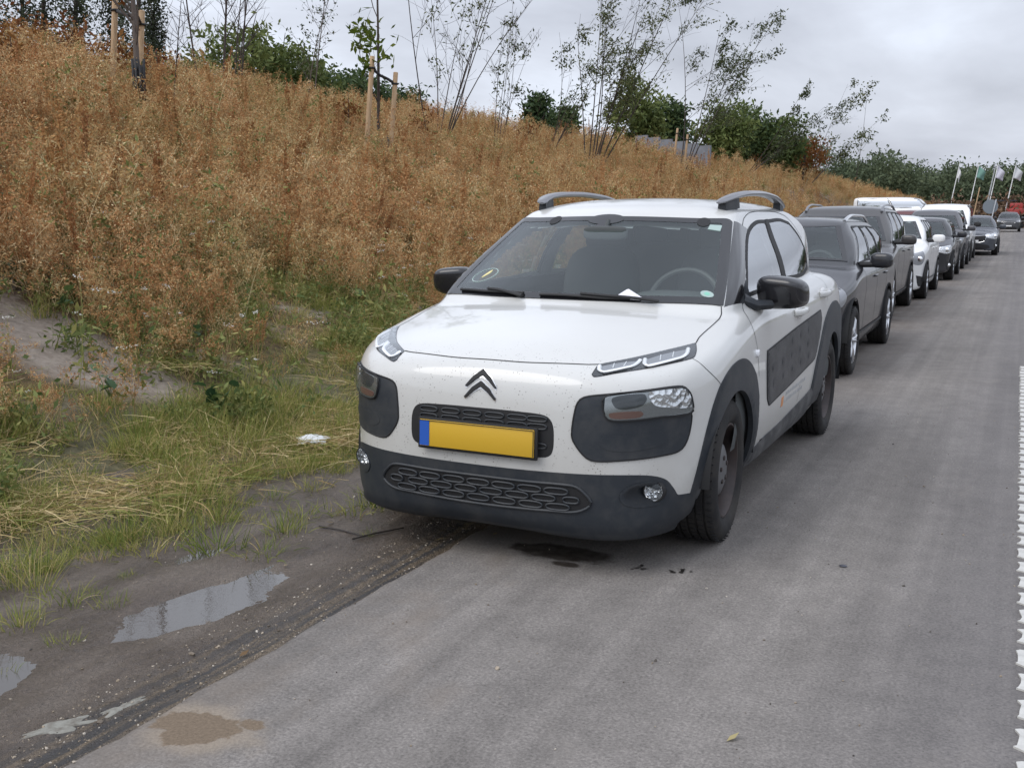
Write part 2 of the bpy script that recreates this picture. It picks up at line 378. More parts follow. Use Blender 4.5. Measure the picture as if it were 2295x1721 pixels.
def plastic(name,col,rough=.55,dust=(.16,.15,.135),amount=.35):
    m=mat(name,col,rough,0,.4); t=m.node_tree; v=oc(t); n=nz(t,v,9,6,.65); f=nz(t,v,420,2)
    c=mixc(t,mth(t,'MULTIPLY',ramp(t,n,(.42,gr(0)),(.75,gr(1))),amount),col,dust); t.links.new(c,B_(m).inputs['Base Color'])
    t.links.new(bump(t,f,.12,.002),B_(m).inputs['Normal']); return m
def glass(name,tint=(.55,.62,.62),rough=.02,ior=1.5,haze=.0,hazec=(.35,.4,.42),film=0):
    m=bpy.data.materials.new(name); m.use_nodes=True; t=m.node_tree; t.nodes.clear()
    o=N_(t,'ShaderNodeOutputMaterial'); tr=N_(t,'ShaderNodeBsdfTransparent'); gl=N_(t,'ShaderNodeBsdfGlossy'); mi=N_(t,'ShaderNodeMixShader'); ge=N_(t,'ShaderNodeNewGeometry'); dt=N_(t,'ShaderNodeVectorMath',operation='DOT_PRODUCT'); t.links.new(ge.outputs['Normal'],dt.inputs[0]); t.links.new(ge.outputs['Incoming'],dt.inputs[1]); r0=((ior-1)/(ior+1))**2; fres=mth(t,'ADD',r0,mth(t,'MULTIPLY',mth(t,'POWER',mth(t,'SUBTRACT',1.0,mth(t,'ABSOLUTE',dt.outputs['Value'])),5.0),1-r0))   # Schlick, same from both sides of the pane
    tr.inputs[0].default_value=(*tint,1); gl.inputs[0].default_value=(.95,.97,1,1); gl.inputs['Roughness'].default_value=rough
    t.links.new(fres if film<=0 else mth(t,'MAXIMUM',fres,film),mi.inputs[0]); t.links.new(mi.outputs[0],o.inputs[0]); t.links.new(gl.outputs[0],mi.inputs[2])
    if haze>0:   # pale veil mixed into the pane's colour, standing in for reflected sky haze
        df=N_(t,'ShaderNodeBsdfDiffuse'); df.inputs[0].default_value=(*hazec,1); m2=N_(t,'ShaderNodeMixShader'); m2.inputs[0].default_value=haze
        t.links.new(tr.outputs[0],m2.inputs[1]); t.links.new(df.outputs[0],m2.inputs[2]); t.links.new(m2.outputs[0],mi.inputs[1])
    else: t.links.new(tr.outputs[0],mi.inputs[1])
    return m
M={}
M['white']=paint('white_paint',(.60,.60,.58),amount=1.0)
M['clad']=plastic('grey_cladding',(.024,.029,.036),.5,amount=.22)
M['sill']=plastic('dusty_sill',(.06,.063,.068),.55,(.2,.2,.2),.8)
M['gloss']=mat('gloss_black',(.012,.012,.014),.12,0,.5,coat=.5)
M['frit']=mat('glass_border',(.010,.010,.012),.06,0,.6)
M['black']=mat('matt_black',(.012,.012,.013),.65)
M['seam']=mat('shut_line',(.03,.03,.03),.8)
M['inner']=mat('cabin_dark',(.07,.077,.078),.75)
M['innerl']=mat('cabin_light',(.42,.44,.44),.8)
M['seat']=mat('seat_cloth',(.11,.118,.122),.9)
M['chrome']=mat('chrome',(.75,.76,.78),.12,1)
M['alloy']=mat('alloy',(.62,.63,.65),.3,.9)
M['refl']=mat('lamp_reflector',(.85,.86,.87),.10,1)
M['led']=mat('light_guide',(.85,.86,.88),.25,0,.6,coat=.6)
M['lampin']=mat('lamp_inside',(.34,.36,.365),.18,.85)
M['segm']=mat('lamp_segment',(.33,.34,.36),.25,.4)
M['amber']=mat('amber_lens',(.14,.065,.045),.3)
M['glass']=glass('window_glass',(.94,.97,.96),.015,1.7,.03,film=.58)
M['wsglass']=glass('windscreen_glass',(.82,.88,.86),.02,1.60,.045,(.38,.49,.48))
M['lens']=glass('lamp_glass',(.93,.94,.94),.02,1.4,.05)
M['yellow']=mat('plate_yellow',(.62,.38,.03),.45)
M['blue']=mat('plate_blue',(.02,.10,.45),.45)
M['paper']=mat('paper',(.78,.77,.83),.8)
M['green']=mat('green_sticker',(.22,.52,.40),.5)
M['pale']=mat('pale_sticker',(.36,.46,.43),.5)
M['tan']=mat('dry_leaf',(.45,.36,.16),.7)
def rubber():
    m=mat('tyre_rubber',(.022,.022,.023),.8,0,.3); t=m.node_tree; v=oc(t); n=nz(t,v,6,5); c=mixc(t,ramp(t,n,(.4,gr(0)),(.75,gr(.6))),(.020,.020,.021),(.075,.067,.058)); t.links.new(c,B_(m).inputs['Base Color']); t.links.new(bump(t,nz(t,v,160,2),.3,.003),B_(m).inputs['Normal']); return m
M['rubber']=rubber()
def rusty():
    m=mat('dark_steel',(.04,.034,.033),.5,.3); t=m.node_tree; v=oc(t); c=ramp(t,nz(t,v,12,6,.6),(.3,(.035,.030,.030)),(.6,(.06,.045,.042)),(.8,(.10,.065,.05))); t.links.new(c,B_(m).inputs['Base Color']); return m
M['steel']=rusty()
M['hub']=mat('hub_plate',(.14,.14,.145),.5,.4)
# ---------------------------------------------------------------- the white car at the front of the row
MAIN=dict(
 side=[(-.56,.135),(-.69,.15),(-.76,.21),(-.785,.34),(-.795,.50),(-.785,.64),(-.762,.74),(-.72,.808),(-.62,.862),(-.42,.925),(-.15,.985),(.15,1.03),(.6,1.06),(1.5,1.07),(2.4,1.10),(2.9,1.085),(3.2,1.0),(3.31,.8),(3.34,.6),(3.35,.4),(3.2,.22),(2.9,.17),(1.3,.15),(.0,.14)],
 plan=[(0,-.80),(.25,-.79),(.45,-.748),(.61,-.672),(.728,-.55),(.815,-.39),(.875,-.18),(.89,.1),(.882,.6),(.88,1.5),(.882,2.4),(.865,2.85),(.81,3.10),(.65,3.28),(.35,3.34),(0,3.36)],
 front=[(0,.12),(.62,.13),(.74,.18),(.825,.29),(.88,.44),(.89,.58),(.882,.72),(.868,.84),(.845,.94),(.815,1.02),(.75,1.15),(.5,1.4),(0,1.5)],
 gside=[(-.12,.90),(-.04,.985),(.30,1.185),(.62,1.357),(.80,1.447),(.95,1.484),(1.3,1.530),(1.65,1.541),(2.1,1.52),(2.45,1.47),(2.8,1.37),(2.95,1.28),(3.1,1.12),(3.2,.98),(3.2,.8),(1.5,.75),(.1,.75)],
 gplan=[(0,-.35),(.45,-.30),(.70,-.05),(.80,.4),(.80,1.2),(.775,1.8),(.715,2.4),(.63,2.8),(.45,3.08),(0,3.2)],
 gfront=[(0,.7),(.80,.7),(.82,.88),(.785,1.0),(.75,1.10),(.70,1.22),(.645,1.33),(.61,1.40),(.57,1.46),(.42,1.515),(.2,1.537),(0,1.545)],
 crown=.07,fcrown=.08,nose=0.0,wsweep=.40,rsweep=.12,rcrown=.015,k1=.10,k2=.10,k3=.05,k4=.10,ku=.02)
def lattice(F,lo,hi,h,lev=0.0):
    P,Q=surfnet(F,lo,hi,h,lev); return P,Q,grad(F,P,.012)
def facekeep(P,Q,Nn,cuts):
    """drop faces lying inside the given openings: (Proj, outline, inset) charts"""
    cen=P[Q].mean(1); nn=Nn[Q].mean(1); keep=np.ones(len(Q),bool)
    for pr,L,ins in cuts:
        U=pr.to2(cen)
        face=((nn@pr.d)<.25) if pr.cyl is None else np.ones(len(Q),bool)
        b=L.min(0)-.02,L.max(0)+.02; near=face&(U[:,0]>b[0][0])&(U[:,0]<b[1][0])&(U[:,1]>b[0][1])&(U[:,1]<b[1][1]); ix=np.where(near)[0]
        if len(ix): keep[ix[sdpoly(U[ix,0],U[ix,1],L)<-ins]]=False
    return keep
def biggest(Q,m):
    """largest connected piece of a face selection"""
    ix=np.where(m)[0]; lab=np.full(int(Q.max())+1,1<<40,np.int64); q=Q[ix]; np.minimum.at(lab,q.ravel(),q.ravel().astype(np.int64))
    for _ in range(600):
        f=lab[q].min(1); new=lab.copy(); np.minimum.at(new,q.ravel(),np.repeat(f,4))
        if (new==lab).all(): break
        lab=new
    f=lab[q].min(1); u,c=np.unique(f,return_counts=True); o=np.zeros(len(m),bool); o[ix[f==u[c.argmax()]]]=True; return o
def compact(P,Q,Nn,keep):
    Q=Q[keep]; u,inv=np.unique(Q,return_inverse=True); return P[u],inv.reshape(Q.shape),Nn[u]
def wheel(parent,x,y,z,side,rad=.316,wid=.205,rim=.205,style='steel',steer=0,spokes=5,name='wheel'):
    w0=empty(name,(x,y,z),0); w0.parent=parent; w0.rotation_euler=(0,0,steer)
    hw=wid/2; s=side
    tp=[(hw*.80,rim+.004),(hw*.96,rim+.022),(hw*1.03,(rim+rad)/2),(hw*.98,rad-.030),(hw*.86,rad-.010),(hw*.74,rad-.002)]
    tread=[]
    for g in (.55,.18,-.18,-.55): tread+=[(hw*(g+.05),rad),(hw*(g+.045),rad-.008),(hw*(g-.045),rad-.008),(hw*(g-.05),rad)]
    prof=tp+tread+[(-a,r) for a,r in tp[::-1]]
    MB().lathe(prof,48,0,sgn=s).build('tyre',M['rubber'],w0)
    # tread blocks: shallow cross cuts
    mb=MB()
    for k in range(60):
        t=2*math.pi*k/60
        for g in (.78,.36,0,-.36,-.78): mb.box((s*hw*g,math.cos(t+g*.04)*(rad-.001),math.sin(t+g*.04)*(rad-.001)),(hw*.26,.005,.004),rx=t-math.pi/2)
    mb.build('tread_cut',M['black'],w0,smooth=False)
    if style=='steel':
        MB().lathe([(hw*.80,rim+.006),(hw*.86,rim+.004),(hw*.86,rim-.004),(hw*.62,rim-.016),(hw*.30,rim-.022),(-.02,rim-.026),(-.02,.155),(.0,.150),(hw*.18,.135),(hw*.42,.118),(hw*.52,.105)],48,0,sgn=s).build('rim',M['steel'],w0)
        MB().lathe([(hw*.42,.122),(hw*.56,.112),(hw*.66,.085),(hw*.70,.05),(hw*.70,.0005)],40,0,sgn=s).build('hub_plate',M['hub'],w0)
        mb=MB()
        for k in range(5):
            t=2*math.pi*k/5+.4; mb.lathe([(0,.011),(.014,.011),(.016,.007),(.016,.0003)],6,0,c=(s*hw*.60,.054*math.cos(t),.054*math.sin(t)),sgn=s)
        mb.build('wheel_nut',M['steel'],w0)
    else:
        MB().lathe([(hw*.80,rim+.006),(hw*.88,rim+.003),(hw*.88,rim-.006),(hw*.55,rim-.016),(-.03,rim-.02)],40,0,sgn=s).build('rim',M['alloy'],w0)
        MB().lathe([(-.03,rim-.015),(-.03,.0005)],32,0,sgn=s).build('brake_disc',M['black'],w0)
        mb=MB()
        for k in range(spokes):
            t=2*math.pi*k/spokes
            for dt in (-.13,.13):
                a=np.array([s*hw*.60,math.cos(t+dt*.6)*.03,math.sin(t+dt*.6)*.03]); b=np.array([s*hw*.78,math.cos(t+dt)*(rim-.008),math.sin(t+dt)*(rim-.008)])
                mb.tube([a,(a+b)/2+np.array([s*.012,0,0]),b],[.020,.016,.018],6,flat=.8)
        mb.lathe([(hw*.45,.06),(hw*.66,.05),(hw*.70,.0005)],20,0,sgn=s); mb.build('spoke',M['alloy'],w0)
    return w0
def wheelwell(parent,y,z,Rr,xi,xo,side):
    V=[];Fs=[];n=28
    for i in range(n+1):
        t=math.pi*(.0+1.0*i/n)
        for x in (xi,xo): V.append((side*x,y-math.cos(t)*Rr,z+math.sin(t)*Rr))
    for i in range(n): Fs.append((2*i,2*i+1,2*i+3,2*i+2))
    c=len(V); V.append((side*xi,y,z)); 
    for i in range(n): Fs.append((2*i,2*i+2,c))
    return link('arch_liner',mkmesh('arch_liner',V,Fs),M['black'],parent)

def build_main():
    car=empty('hatchback_car',(0,0,0),0,'white hatchback with steel wheels, grey door pads and yellow number plate','car','cars parked along the road')
    F=Body(MAIN,.010)
    pw=Proj(F,(0,.5,-.86)); ps=Proj(F,(-1,0,-.0)); pt=Proj(F,(0,.25,-.97)); pc=Proj(F,cyl=.25,rc=.8); pa=Proj(F,(-.80,.42,-.40)); pd=Proj(F,(-.25,.62,-.74)); psg=Proj(F,(-.93,0,-.36))
    mx_=lambda pts: pts+[(-p[0],)+tuple(p[1:]) for p in pts[::-1] if abs(p[0])>1e-6]
    # --- openings
    Lws=outline(pw,mx_([(0,.735,1.421),(.25,.755,1.419),(.44,.803,1.411),(.592,.875,1.402,1),(.66,.575,1.234),(.703,.37,1.106),(.724,.236,1.014,1),(.414,.100,1.029),(.2,.048,1.033),(0,.032,1.034)]))
    fgl=[(.757,.50,1.035,1),(.735,.57,1.10),(.708,.70,1.205),(.664,.89,1.305),(.635,1.06,1.365),(.610,1.30,1.402),(.606,1.545,1.408,1),(.670,1.465,1.28),(.748,1.42,1.07,1),(.757,1.0,1.05)]
    rgl=[(.606,1.60,1.409,1),(.600,1.95,1.416),(.606,2.18,1.395,1),(.648,2.33,1.31),(.695,2.43,1.20),(.728,2.40,1.11,1),(.744,2.10,1.075),(.747,1.50,1.072,1),(.672,1.54,1.28)]
    Lf=outline(psg,fgl); Lr=outline(psg,rgl)
    LFG=outline(pc,[(.578,-.693,.335),(.610,-.672,.375),(.675,-.617,.388),(.715,-.574,.374),(.733,-.550,.335),(.722,-.564,.298),(.660,-.632,.286),(.600,-.679,.298)])
    P,Q,Nn=lattice(F,(-.95,-.86,.08),(.95,3.45,1.62),.0145)
    cen=P[Q].mean(1); keep=np.ones(len(Q),bool)
    psgm=Proj(F,(.93,0,-.36)); Lfm=Lf*(-1,1); Lrm=Lr*(-1,1)
    keep&=facekeep(P,Q,Nn,[(pc,LFG,-.005),(pc,LFG*(-1,1),-.005),(pw,Lws,.030),(psg,Lf,.02),(psg,Lr,.02),(psgm,Lfm,.02),(psgm,Lrm,.02)])
    for yc,Ra in ((0,.372),(2.595,.385)): keep&=~((np.abs(cen[:,0])>.50)&((cen[:,1]-yc)**2+(cen[:,2]-.32)**2<Ra**2))
    keep&=~((cen[:,2]<.30)&(Nn[Q].mean(1)[:,2]<-.75))
    # --- split into named panels
    hood=outline(pt,mx_([(0,-.680,.836),(.18,-.673,.834),(.40,-.628,.837),(.455,-.607,.837,1),(.56,-.49,.858),(.67,-.32,.883),(.727,-.203,.897,1),(.722,-.13,.915),(.731,.075,.955),(.728,.19,.985),(.716,.232,1.015,1),(.414,.085,1.029),(0,.018,1.034)]))
    def zone(pr,L,face=.25):
        U=pr.to2(cen); ok=(Nn[Q].mean(1)@pr.d)<face; ix=np.where(ok)[0]; m=np.zeros(len(Q),bool); m[ix]=sdpoly(U[ix,0],U[ix,1],L)<0; return m
    fdoor=[(.76,.42,1.02,1),(.84,.36,.90),(.855,.40,.80),(.86,.43,.60),(.85,.47,.38,1),(.85,1.44,.38,1),(.86,1.50,.70),(.75,1.50,1.06),(.64,1.56,1.33),(.58,1.58,1.44,1),(.59,1.15,1.43),(.62,.96,1.385)]
    rdoor=[(.85,1.46,.38,1),(.86,1.95,.40),(.86,2.12,.60),(.85,2.30,.80),(.80,2.47,1.0),(.70,2.50,1.20),(.60,2.28,1.41),(.56,2.0,1.455),(.575,1.60,1.45,1),(.64,1.58,1.33),(.75,1.52,1.06),(.86,1.52,.70)]
    psm=Proj(F,(1,0,0)); Lfd=outline(ps,fdoor); Lrd=outline(ps,rdoor)
    zs=[('hood',zone(pt,hood))]
    for pr,sg in ((ps,1),(psm,-1)): zs+=[('door',zone(pr,Lfd*(sg,1),.5)),('door',zone(pr,Lrd*(sg,1),.5))]
    roof=(cen[:,2]>1.40)&(Nn[Q].mean(1)[:,2]>.6); zs.append(('roof',roof))
    used=np.zeros(len(Q),bool); parts={}
    for nm,z in zs:
        m=keep&z&~used; used|=z
        if nm in('door','hood'): m2=biggest(Q,m); used&=~(m&~m2); m=m2
        a=compact(P,Q,Nn,m); o=link(nm,mkmesh(nm,a[0],a[1],True,a[2]),M['white'],car); parts.setdefault(nm,[]).append(o)
    a=compact(P,Q,Nn,keep&~used); body=link('body',mkmesh('body',a[0],a[1],True,a[2]),M['white'],car)
    # --- cabin lining
    Pi,Qi=surfnet(F,(-.95,-.3,.3),(.95,3.3,1.62),.03,-.035); Ni=grad(F,Pi,.02); ki=facekeep(Pi,Qi,Ni,[(pw,Lws,.045),(psg,Lf,.025),(psg,Lr,.025),(psgm,Lfm,.025),(psgm,Lrm,.025)])
    ki&=(Pi[Qi].mean(1)[:,2]>.36)&(Pi[Qi].mean(1)[:,1]>.1)
    a=compact(Pi,Qi,Ni,ki); c2=a[0][a[1]].mean(1); up_=c2[:,2]>1.06
    link('cabin_lining',mkmesh('cabin_lining',a[0],a[1][:,::-1],True,None,up_.astype(int)),[M['inner'],M['innerl']],car)
    mb=MB(); mb.box((0,1.4,.33),(1.4,3.6,.03)); mb.build('floor_pan',M['black'],car,False)
    mb=MB(); mb.sell((0,.42,.90),(1.46,.62,.22),.45,28,12); mb.sell((.36,.66,1.0),(.40,.26,.10),.6); mb.sell((0,.70,.78),(1.44,.30,.34),.4); mb.build('dashboard',M['inner'],car)
    t=np.linspace(0,2*math.pi,33)[:-1]; ax=np.array([0,-.38,.92]); ring=[(.37+.185*math.cos(k),.80+.185*math.sin(k)*.42,.98+.185*math.sin(k)*.90) for k in t]
    MB().tube(ring,.015,8,closed=True,upv=(0,1,0)).build('steering_wheel',mat('wheel_leather',(.09,.095,.095),.5),car)
    for sx in (.36,-.36):
        st=MB(); st.sell((sx,1.22,.62),(.50,.52,.22),.5); st.sell((sx,1.50,.92),(.48,.18,.66),.55,tilt=-.2); st.sell((sx,1.60,1.30),(.27,.12,.19),.6,tilt=-.15); st.build('seat',M['seat'],car)
    st=MB(); st.sell((0,2.18,.62),(1.25,.5,.22),.4); st.sell((0,2.42,.95),(1.25,.16,.62),.4,tilt=-.2)
    for sx in (-.38,0,.38): st.sell((sx,2.50,1.30),(.24,.10,.15),.6)
    st.build('rear_bench',M['seat'],car)
    mb=MB().sell((.0,.62,1.335),(.24,.05,.075),.5); mb.tube([(0,.63,1.36),(0,.66,1.40)],.012); mb.build('rear_view_mirror',M['inner'],car)
    # --- glass
    fr=lambda L,i: resamp(shrink(L,i),.02)
    def shrink(L,i):
        L=resamp(L,.012); e=np.roll(L,-1,0)-np.roll(L,1,0); n=np.stack([e[:,1],-e[:,0]],1); n/=np.linalg.norm(n,axis=1,keepdims=True)+1e-9
        A=.5*np.sum(L[:,0]*np.roll(L[:,1],-1)-np.roll(L[:,0],-1)*L[:,1]); Z=L-(n if A>0 else -n)*i; return Z[-sdpoly(Z[:,0],Z[:,1],L)>i*.9]
    ws=padd('windscreen',panel(pw,shrink(Lws,.003),.003,0,.002,.03),M['wsglass'],car)
    padd('glass_border',panel(pw,shrink(Lws,.001),.0045,0,.010,.022,holes=[shrink(Lws,.050)]),M['frit'],ws)
    # sensor blob and visor notches on the border
    o3=lambda pr,c,rx,ry,n=20: np.array(pr.to2([c])[0])+np.stack([rx*np.cos(np.linspace(0,2*math.pi,n,endpoint=False)),ry*np.sin(np.linspace(0,2*math.pi,n,endpoint=False))],1)
    padd('sensor_spot',panel(pw,o3(pw,(-.03,.635,1.373),.040,.030),.0055,0,.001,.02),M['frit'],ws)
    padd('border_tab',panel(pw,o3(pw,(-.03,.705,1.405),.10,.055),.0055,0,.001,.02),M['frit'],ws)
    for c in ((-.33,.735,1.40),(.47,.775,1.392)): padd('corner_tab',panel(pw,o3(pw,c,.033,.045),.0058,0,.001,.02),M['black'],ws)
    Lp=outline(pa,[(.728,.240,1.014,1),(.706,.372,1.108),(.664,.576,1.235),(.600,.880,1.402,1),(.630,.960,1.383,1),(.640,1.03,1.36),(.668,.87,1.297),(.713,.68,1.197),(.742,.545,1.09),(.766,.44,1.02,1)])
    for mir_ in (False,True):
        padd('a_pillar',panel(pa,Lp,.003,.012,.008,.02),M['gloss'],car,mir_)
        for L_,nm in ((Lf,'front'),(Lr,'rear')):
            g=padd('side_window',panel(psg,L_,.002,0,.002,.03),M['glass'],car,mir_)
            padd('window_seal',panel(psg,shrink(L_,-.012) if False else L_,.0035,0,.010,.02,holes=[shrink(L_,.022)]),M['black'],g,mir_)
        bp_=[(.610,1.535,1.409,1),(.602,1.615,1.411,1),(.670,1.555,1.28),(.749,1.515,1.07,1),(.750,1.405,1.07,1),(.672,1.45,1.28)]
        padd('b_pillar',panel(psg,outline(psg,bp_),.005,0,.006,.02),M['black'],car,mir_)
        tri=[(.770,.42,1.015,1),(.742,.53,1.10),(.735,.585,1.12,1),(.757,.60,1.03,1)]
        padd('mirror_foot_panel',panel(pa,outline(pa,tri),.006,.01,.006,.02),M['clad'],car,mir_)
    # --- cladding
    def arc(yc,Rr,a0,a1,n=16): return [(.86,yc-math.cos(t)*Rr,.32+math.sin(t)*Rr) for t in np.linspace(a0,a1,n)]
    fo=[(.80,-.432,.285,1),(.81,-.418,.36),(.83,-.378,.50),(.837,-.338,.60),(.842,-.297,.672),(.848,-.234,.735),(.853,-.109,.788),(.857,.06,.805),(.859,.20,.782),(.861,.325,.715),(.863,.392,.60),(.862,.408,.48),(.855,.43,.36),(.83,.475,.255,1)]
    ro=[(.85,1.93,.27,1),(.856,1.875,.40),(.861,1.936,.53),(.859,2.10,.68),(.855,2.25,.79),(.847,2.46,.862),(.842,2.66,.885),(.83,2.86,.855),(.82,3.0,.76),(.80,3.06,.62),(.79,3.09,.45),(.78,3.08,.30,1)]
    fi=arc(0,.352,math.pi+.10,-.12)[::1]; ri=arc(2.595,.365,math.pi+.10,-.06)
    fi=[(.84,.362,.255,1)]+fi[1:-1]+[(.80,-.352,.27,1)]; ri=[(.84,2.94,.28,1)]+ri[1:-1]+[(.84,2.235,.27,1)]
    pcl=Proj(F,(-.97,.12,0))
    for mir_ in (False,True):
        for a,b in ((fo,fi),(ro,ri)):
            padd('arch_cladding',panel(pcl,outline(pcl,a+b,6),.014,.022,.02,.014),M['clad'],car,mir_)
        sl_=[(.82,.44,.245,1),(.846,.52,.325),(.850,1.02,.350),(.854,1.70,.395),(.856,1.93,.42,1),(.855,1.95,.27,1),(.83,1.9,.215),(.80,1.2,.205),(.80,.55,.205)]
        padd('sill_trim',panel(ps,outline(ps,sl_),.016,.03,.02,.02),M['sill'],car,mir_)
        ab=[(.853,.600,.782,1),(.85,1.30,.826),(.847,2.115,.868,1),(.851,2.125,.80),(.861,1.925,.60),(.861,1.85,.580,1),(.86,1.3,.54),(.86,.665,.500,1),(.861,.612,.55),(.855,.588,.70)]
        Lab=outline(ps,ab); A=padd('door_pad',panel(ps,shrink(Lab,.004),.010,.012,.006,.02),M['pad'],car,mir_)
        padd('pad_border',panel(ps,outline(ps,ab),.004,0,.004,.02,holes=[shrink(outline(ps,ab),.010)]),M['black'],A,mir_)
        # air cells on the pad: rows of raised capsules
        for k in range(6):
            y0=.66+k*.235
            for j in range(4):
                zb=.53+.075*j+.030*(y0-.6)
                if y0+.20>2.03 or zb>.80: continue
                yb=y0+(.02 if j%2 else 0)
                cap=np.array([(yb+.10+.085*sgnp(math.cos(q))*abs(math.cos(q))**.6,zb+.028*sgnp(math.sin(q))*abs(math.sin(q))**.7) for q in np.linspace(0,2*math.pi,18,endpoint=False)])
                c3=np.stack([np.full(len(cap),.86),cap[:,0],cap[:,1]],1); u2_=ps.to2(c3)
                if sdpoly(u2_[:,0],u2_[:,1],Lab).max()>-.016: continue
                padd('air_cell',panel(ps,u2_,.017,.016,-.006,.016,base=.008),M['pad'],A,mir_)
    # --- front end
    bt=[(0,.414),(.173,.415),(.471,.419),(.60,.418),(.683,.410),(.727,.388),(.749,.356),(.763,.317),(.805,.309),(.838,.300)]
    def onb(pr,l):  # (x,z) front points -> 3-D on the body
        P0=march(F,np.array([(x,-2,z) for x,z in l]),np.repeat([[0,1.,0]],len(l),0)); return P0
    B3=[(0,-.775,.414),(.173,-.769,.415),(.471,-.735,.419),(.60,-.675,.419),(.683,-.610,.410),(.727,-.560,.388),(.749,-.531,.352),(.763,-.509,.317,1),(.805,-.425,.309,1),(.815,-.385,.300,1),(.80,-.36,.20,1),(.72,-.50,.150),(.5,-.64,.140),(0,-.71,.138)]
    bump_=padd('front_bumper',panel(pc,outline(pc,mx_(B3)),.008,.012,.010,.016,holes=[resamp(LFG,.02),resamp(LFG*(-1,1),.02)]),M['clad'],car)
    lip=[(0,-.765,.205),(.35,-.748,.205),(.58,-.66,.205),(.70,-.54,.19),(.76,-.44,.19,1),(.75,-.42,.155,1),(.5,-.62,.145),(0,-.72,.140)]
    padd('bumper_lip',panel(pc,outline(pc,mx_(lip)),.020,.02,.012,.018),M['clad'],bump_)
    lg=[(0,-.769,.372),(.20,-.762,.372),(.398,-.749,.373),(.435,-.742,.360),(.478,-.731,.304,1),(.425,-.741,.268),(.327,-.753,.262),(.1,-.76,.255),(0,-.76,.254)]
    Llg=outline(pc,mx_(lg)); grille=padd('lower_grille',panel(pc,Llg,.0095,0,.002,.02),M['black'],car)
    MB().tube(spath(pc,mx_(lg),.012,closed=True),.006,6,closed=True).build('grille_frame',M['clad'],grille)
    U=lambda x,z: pc.to2([(x,-.76,z)])[0]
    for r_,(z,n_,x0) in enumerate(((.345,7,-.342),(.313,8,-.405),(.281,7,-.350))):
        for k in range(n_):
            xc=x0+k*(2*abs(x0)/(n_-1)); hw_=.050 if abs(xc)<.36 else .034
            pts=[]
            for q in np.linspace(0,2*math.pi,20,endpoint=False):
                u_=xc+hw_*math.copysign(abs(math.cos(q))**.55,math.cos(q)); pts.append((u_/.76*.62 if False else u_,z+.0125*math.sin(q)))
            uv=np.array([U(a,b) for a,b in pts]); P3,N3=pc.to3(uv); MB().tube(P3+N3*.014,.0042,6,closed=True).build('grille_slot',M['clad'],grille)
    ug=[(0,-.766,.650),(.20,-.762,.648),(.29,-.759,.640),(.318,-.758,.612),(.326,-.760,.547),(.318,-.761,.492),(.290,-.763,.474),(.1,-.766,.472),(0,-.766,.472)]
    Lug=outline(pc,mx_(ug)); g2=padd('upper_grille',panel(pc,Lug,.004,.006,.004,.02),M['black'],car)
    for z in (.626,.596,.520):
        for xc in (-.235,-.13,-.03,.07,.17,.255):
            uv=np.array([U(xc+.042*math.copysign(abs(math.cos(q))**.5,math.cos(q)),z+.010*math.sin(q)) for q in np.linspace(0,2*math.pi,16,endpoint=False)]); P3,N3=pc.to3(uv); MB().tube(P3+N3*.007,.0034,6,closed=True).build('grille_slot',M['clad'],g2)
    # number plate: holder, yellow plate, blue band (characters are not legible in the photo)
    hold=MB().box((0,-.792,.530),(.545,.014,.132),bev=.006,rx=-.03).build('plate_holder',M['black'],car)
    pl=MB().box((0,-.8025,.532),(.520,.006,.110),bev=.002,rx=-.03).build('number_plate',M['yellow'],car)
    MB().box((-.236,-.8065,.532),(.044,.003,.104),rx=-.03).build('country_band',M['blue'],pl,False)
    rim_=MB()
    for c,d in (((0,-.8068,.5845),(.516,.0016,.0025)),((0,-.8050,.4795),(.516,.0016,.0025)),((.2572,-.8062,.532),(.0025,.0016,.104))): rim_.box(c,d,rx=-.03)
    rim_.build('plate_edge_line',M['black'],pl,False)
    # emblem: two stacked chevrons
    for z0 in (0,-.044):
        ch=[(-.074,-.75,.735+z0),(-.040,-.75,.777+z0),(0,-.74,.805+z0),(.040,-.75,.777+z0),(.074,-.75,.735+z0),(.068,-.75,.722+z0),(.035,-.75,.752+z0),(0,-.74,.772+z0),(-.035,-.75,.752+z0),(-.068,-.75,.722+z0)]
        Lc=pc.to2([p for p in ch]); Lc=resamp(Lc,.006); e_=padd('emblem_chevron',panel(pc,Lc,.006,.004,.004,.008),M['chrome'],car)
        Li=resamp(pc.to2([(-.0695,-.75,.7350+z0),(-.038,-.75,.7735+z0),(0,-.74,.8005+z0),(.038,-.75,.7735+z0),(.0695,-.75,.7350+z0),(.0668,-.75,.7275+z0),(.034,-.75,.7560+z0),(0,-.74,.7768+z0),(-.034,-.75,.7560+z0),(-.0668,-.75,.7275+z0)]),.005); padd('chevron_inlay',panel(pc,Li,.0078,0,.001,.006),M['black'],e_)
    # slim upper lamps
    dr=[(.447,-.676,.805,1),(.448,-.612,.836,1),(.562,-.490,.858),(.67,-.319,.883),(.728,-.203,.897,1),(.757,-.296,.869),(.758,-.364,.851),(.637,-.547,.826),(.514,-.652,.805),(.460,-.683,.796)]
    dA=[(.461,-.625,.828),(.472,-.652,.814),(.493,-.652,.810),(.57,-.585,.826),(.586,-.557,.833),(.590,-.515,.846)]; dB=[(.604,-.497,.849),(.618,-.538,.834),(.634,-.540,.829),(.719,-.407,.851),(.731,-.356,.861),(.722,-.300,.877)]
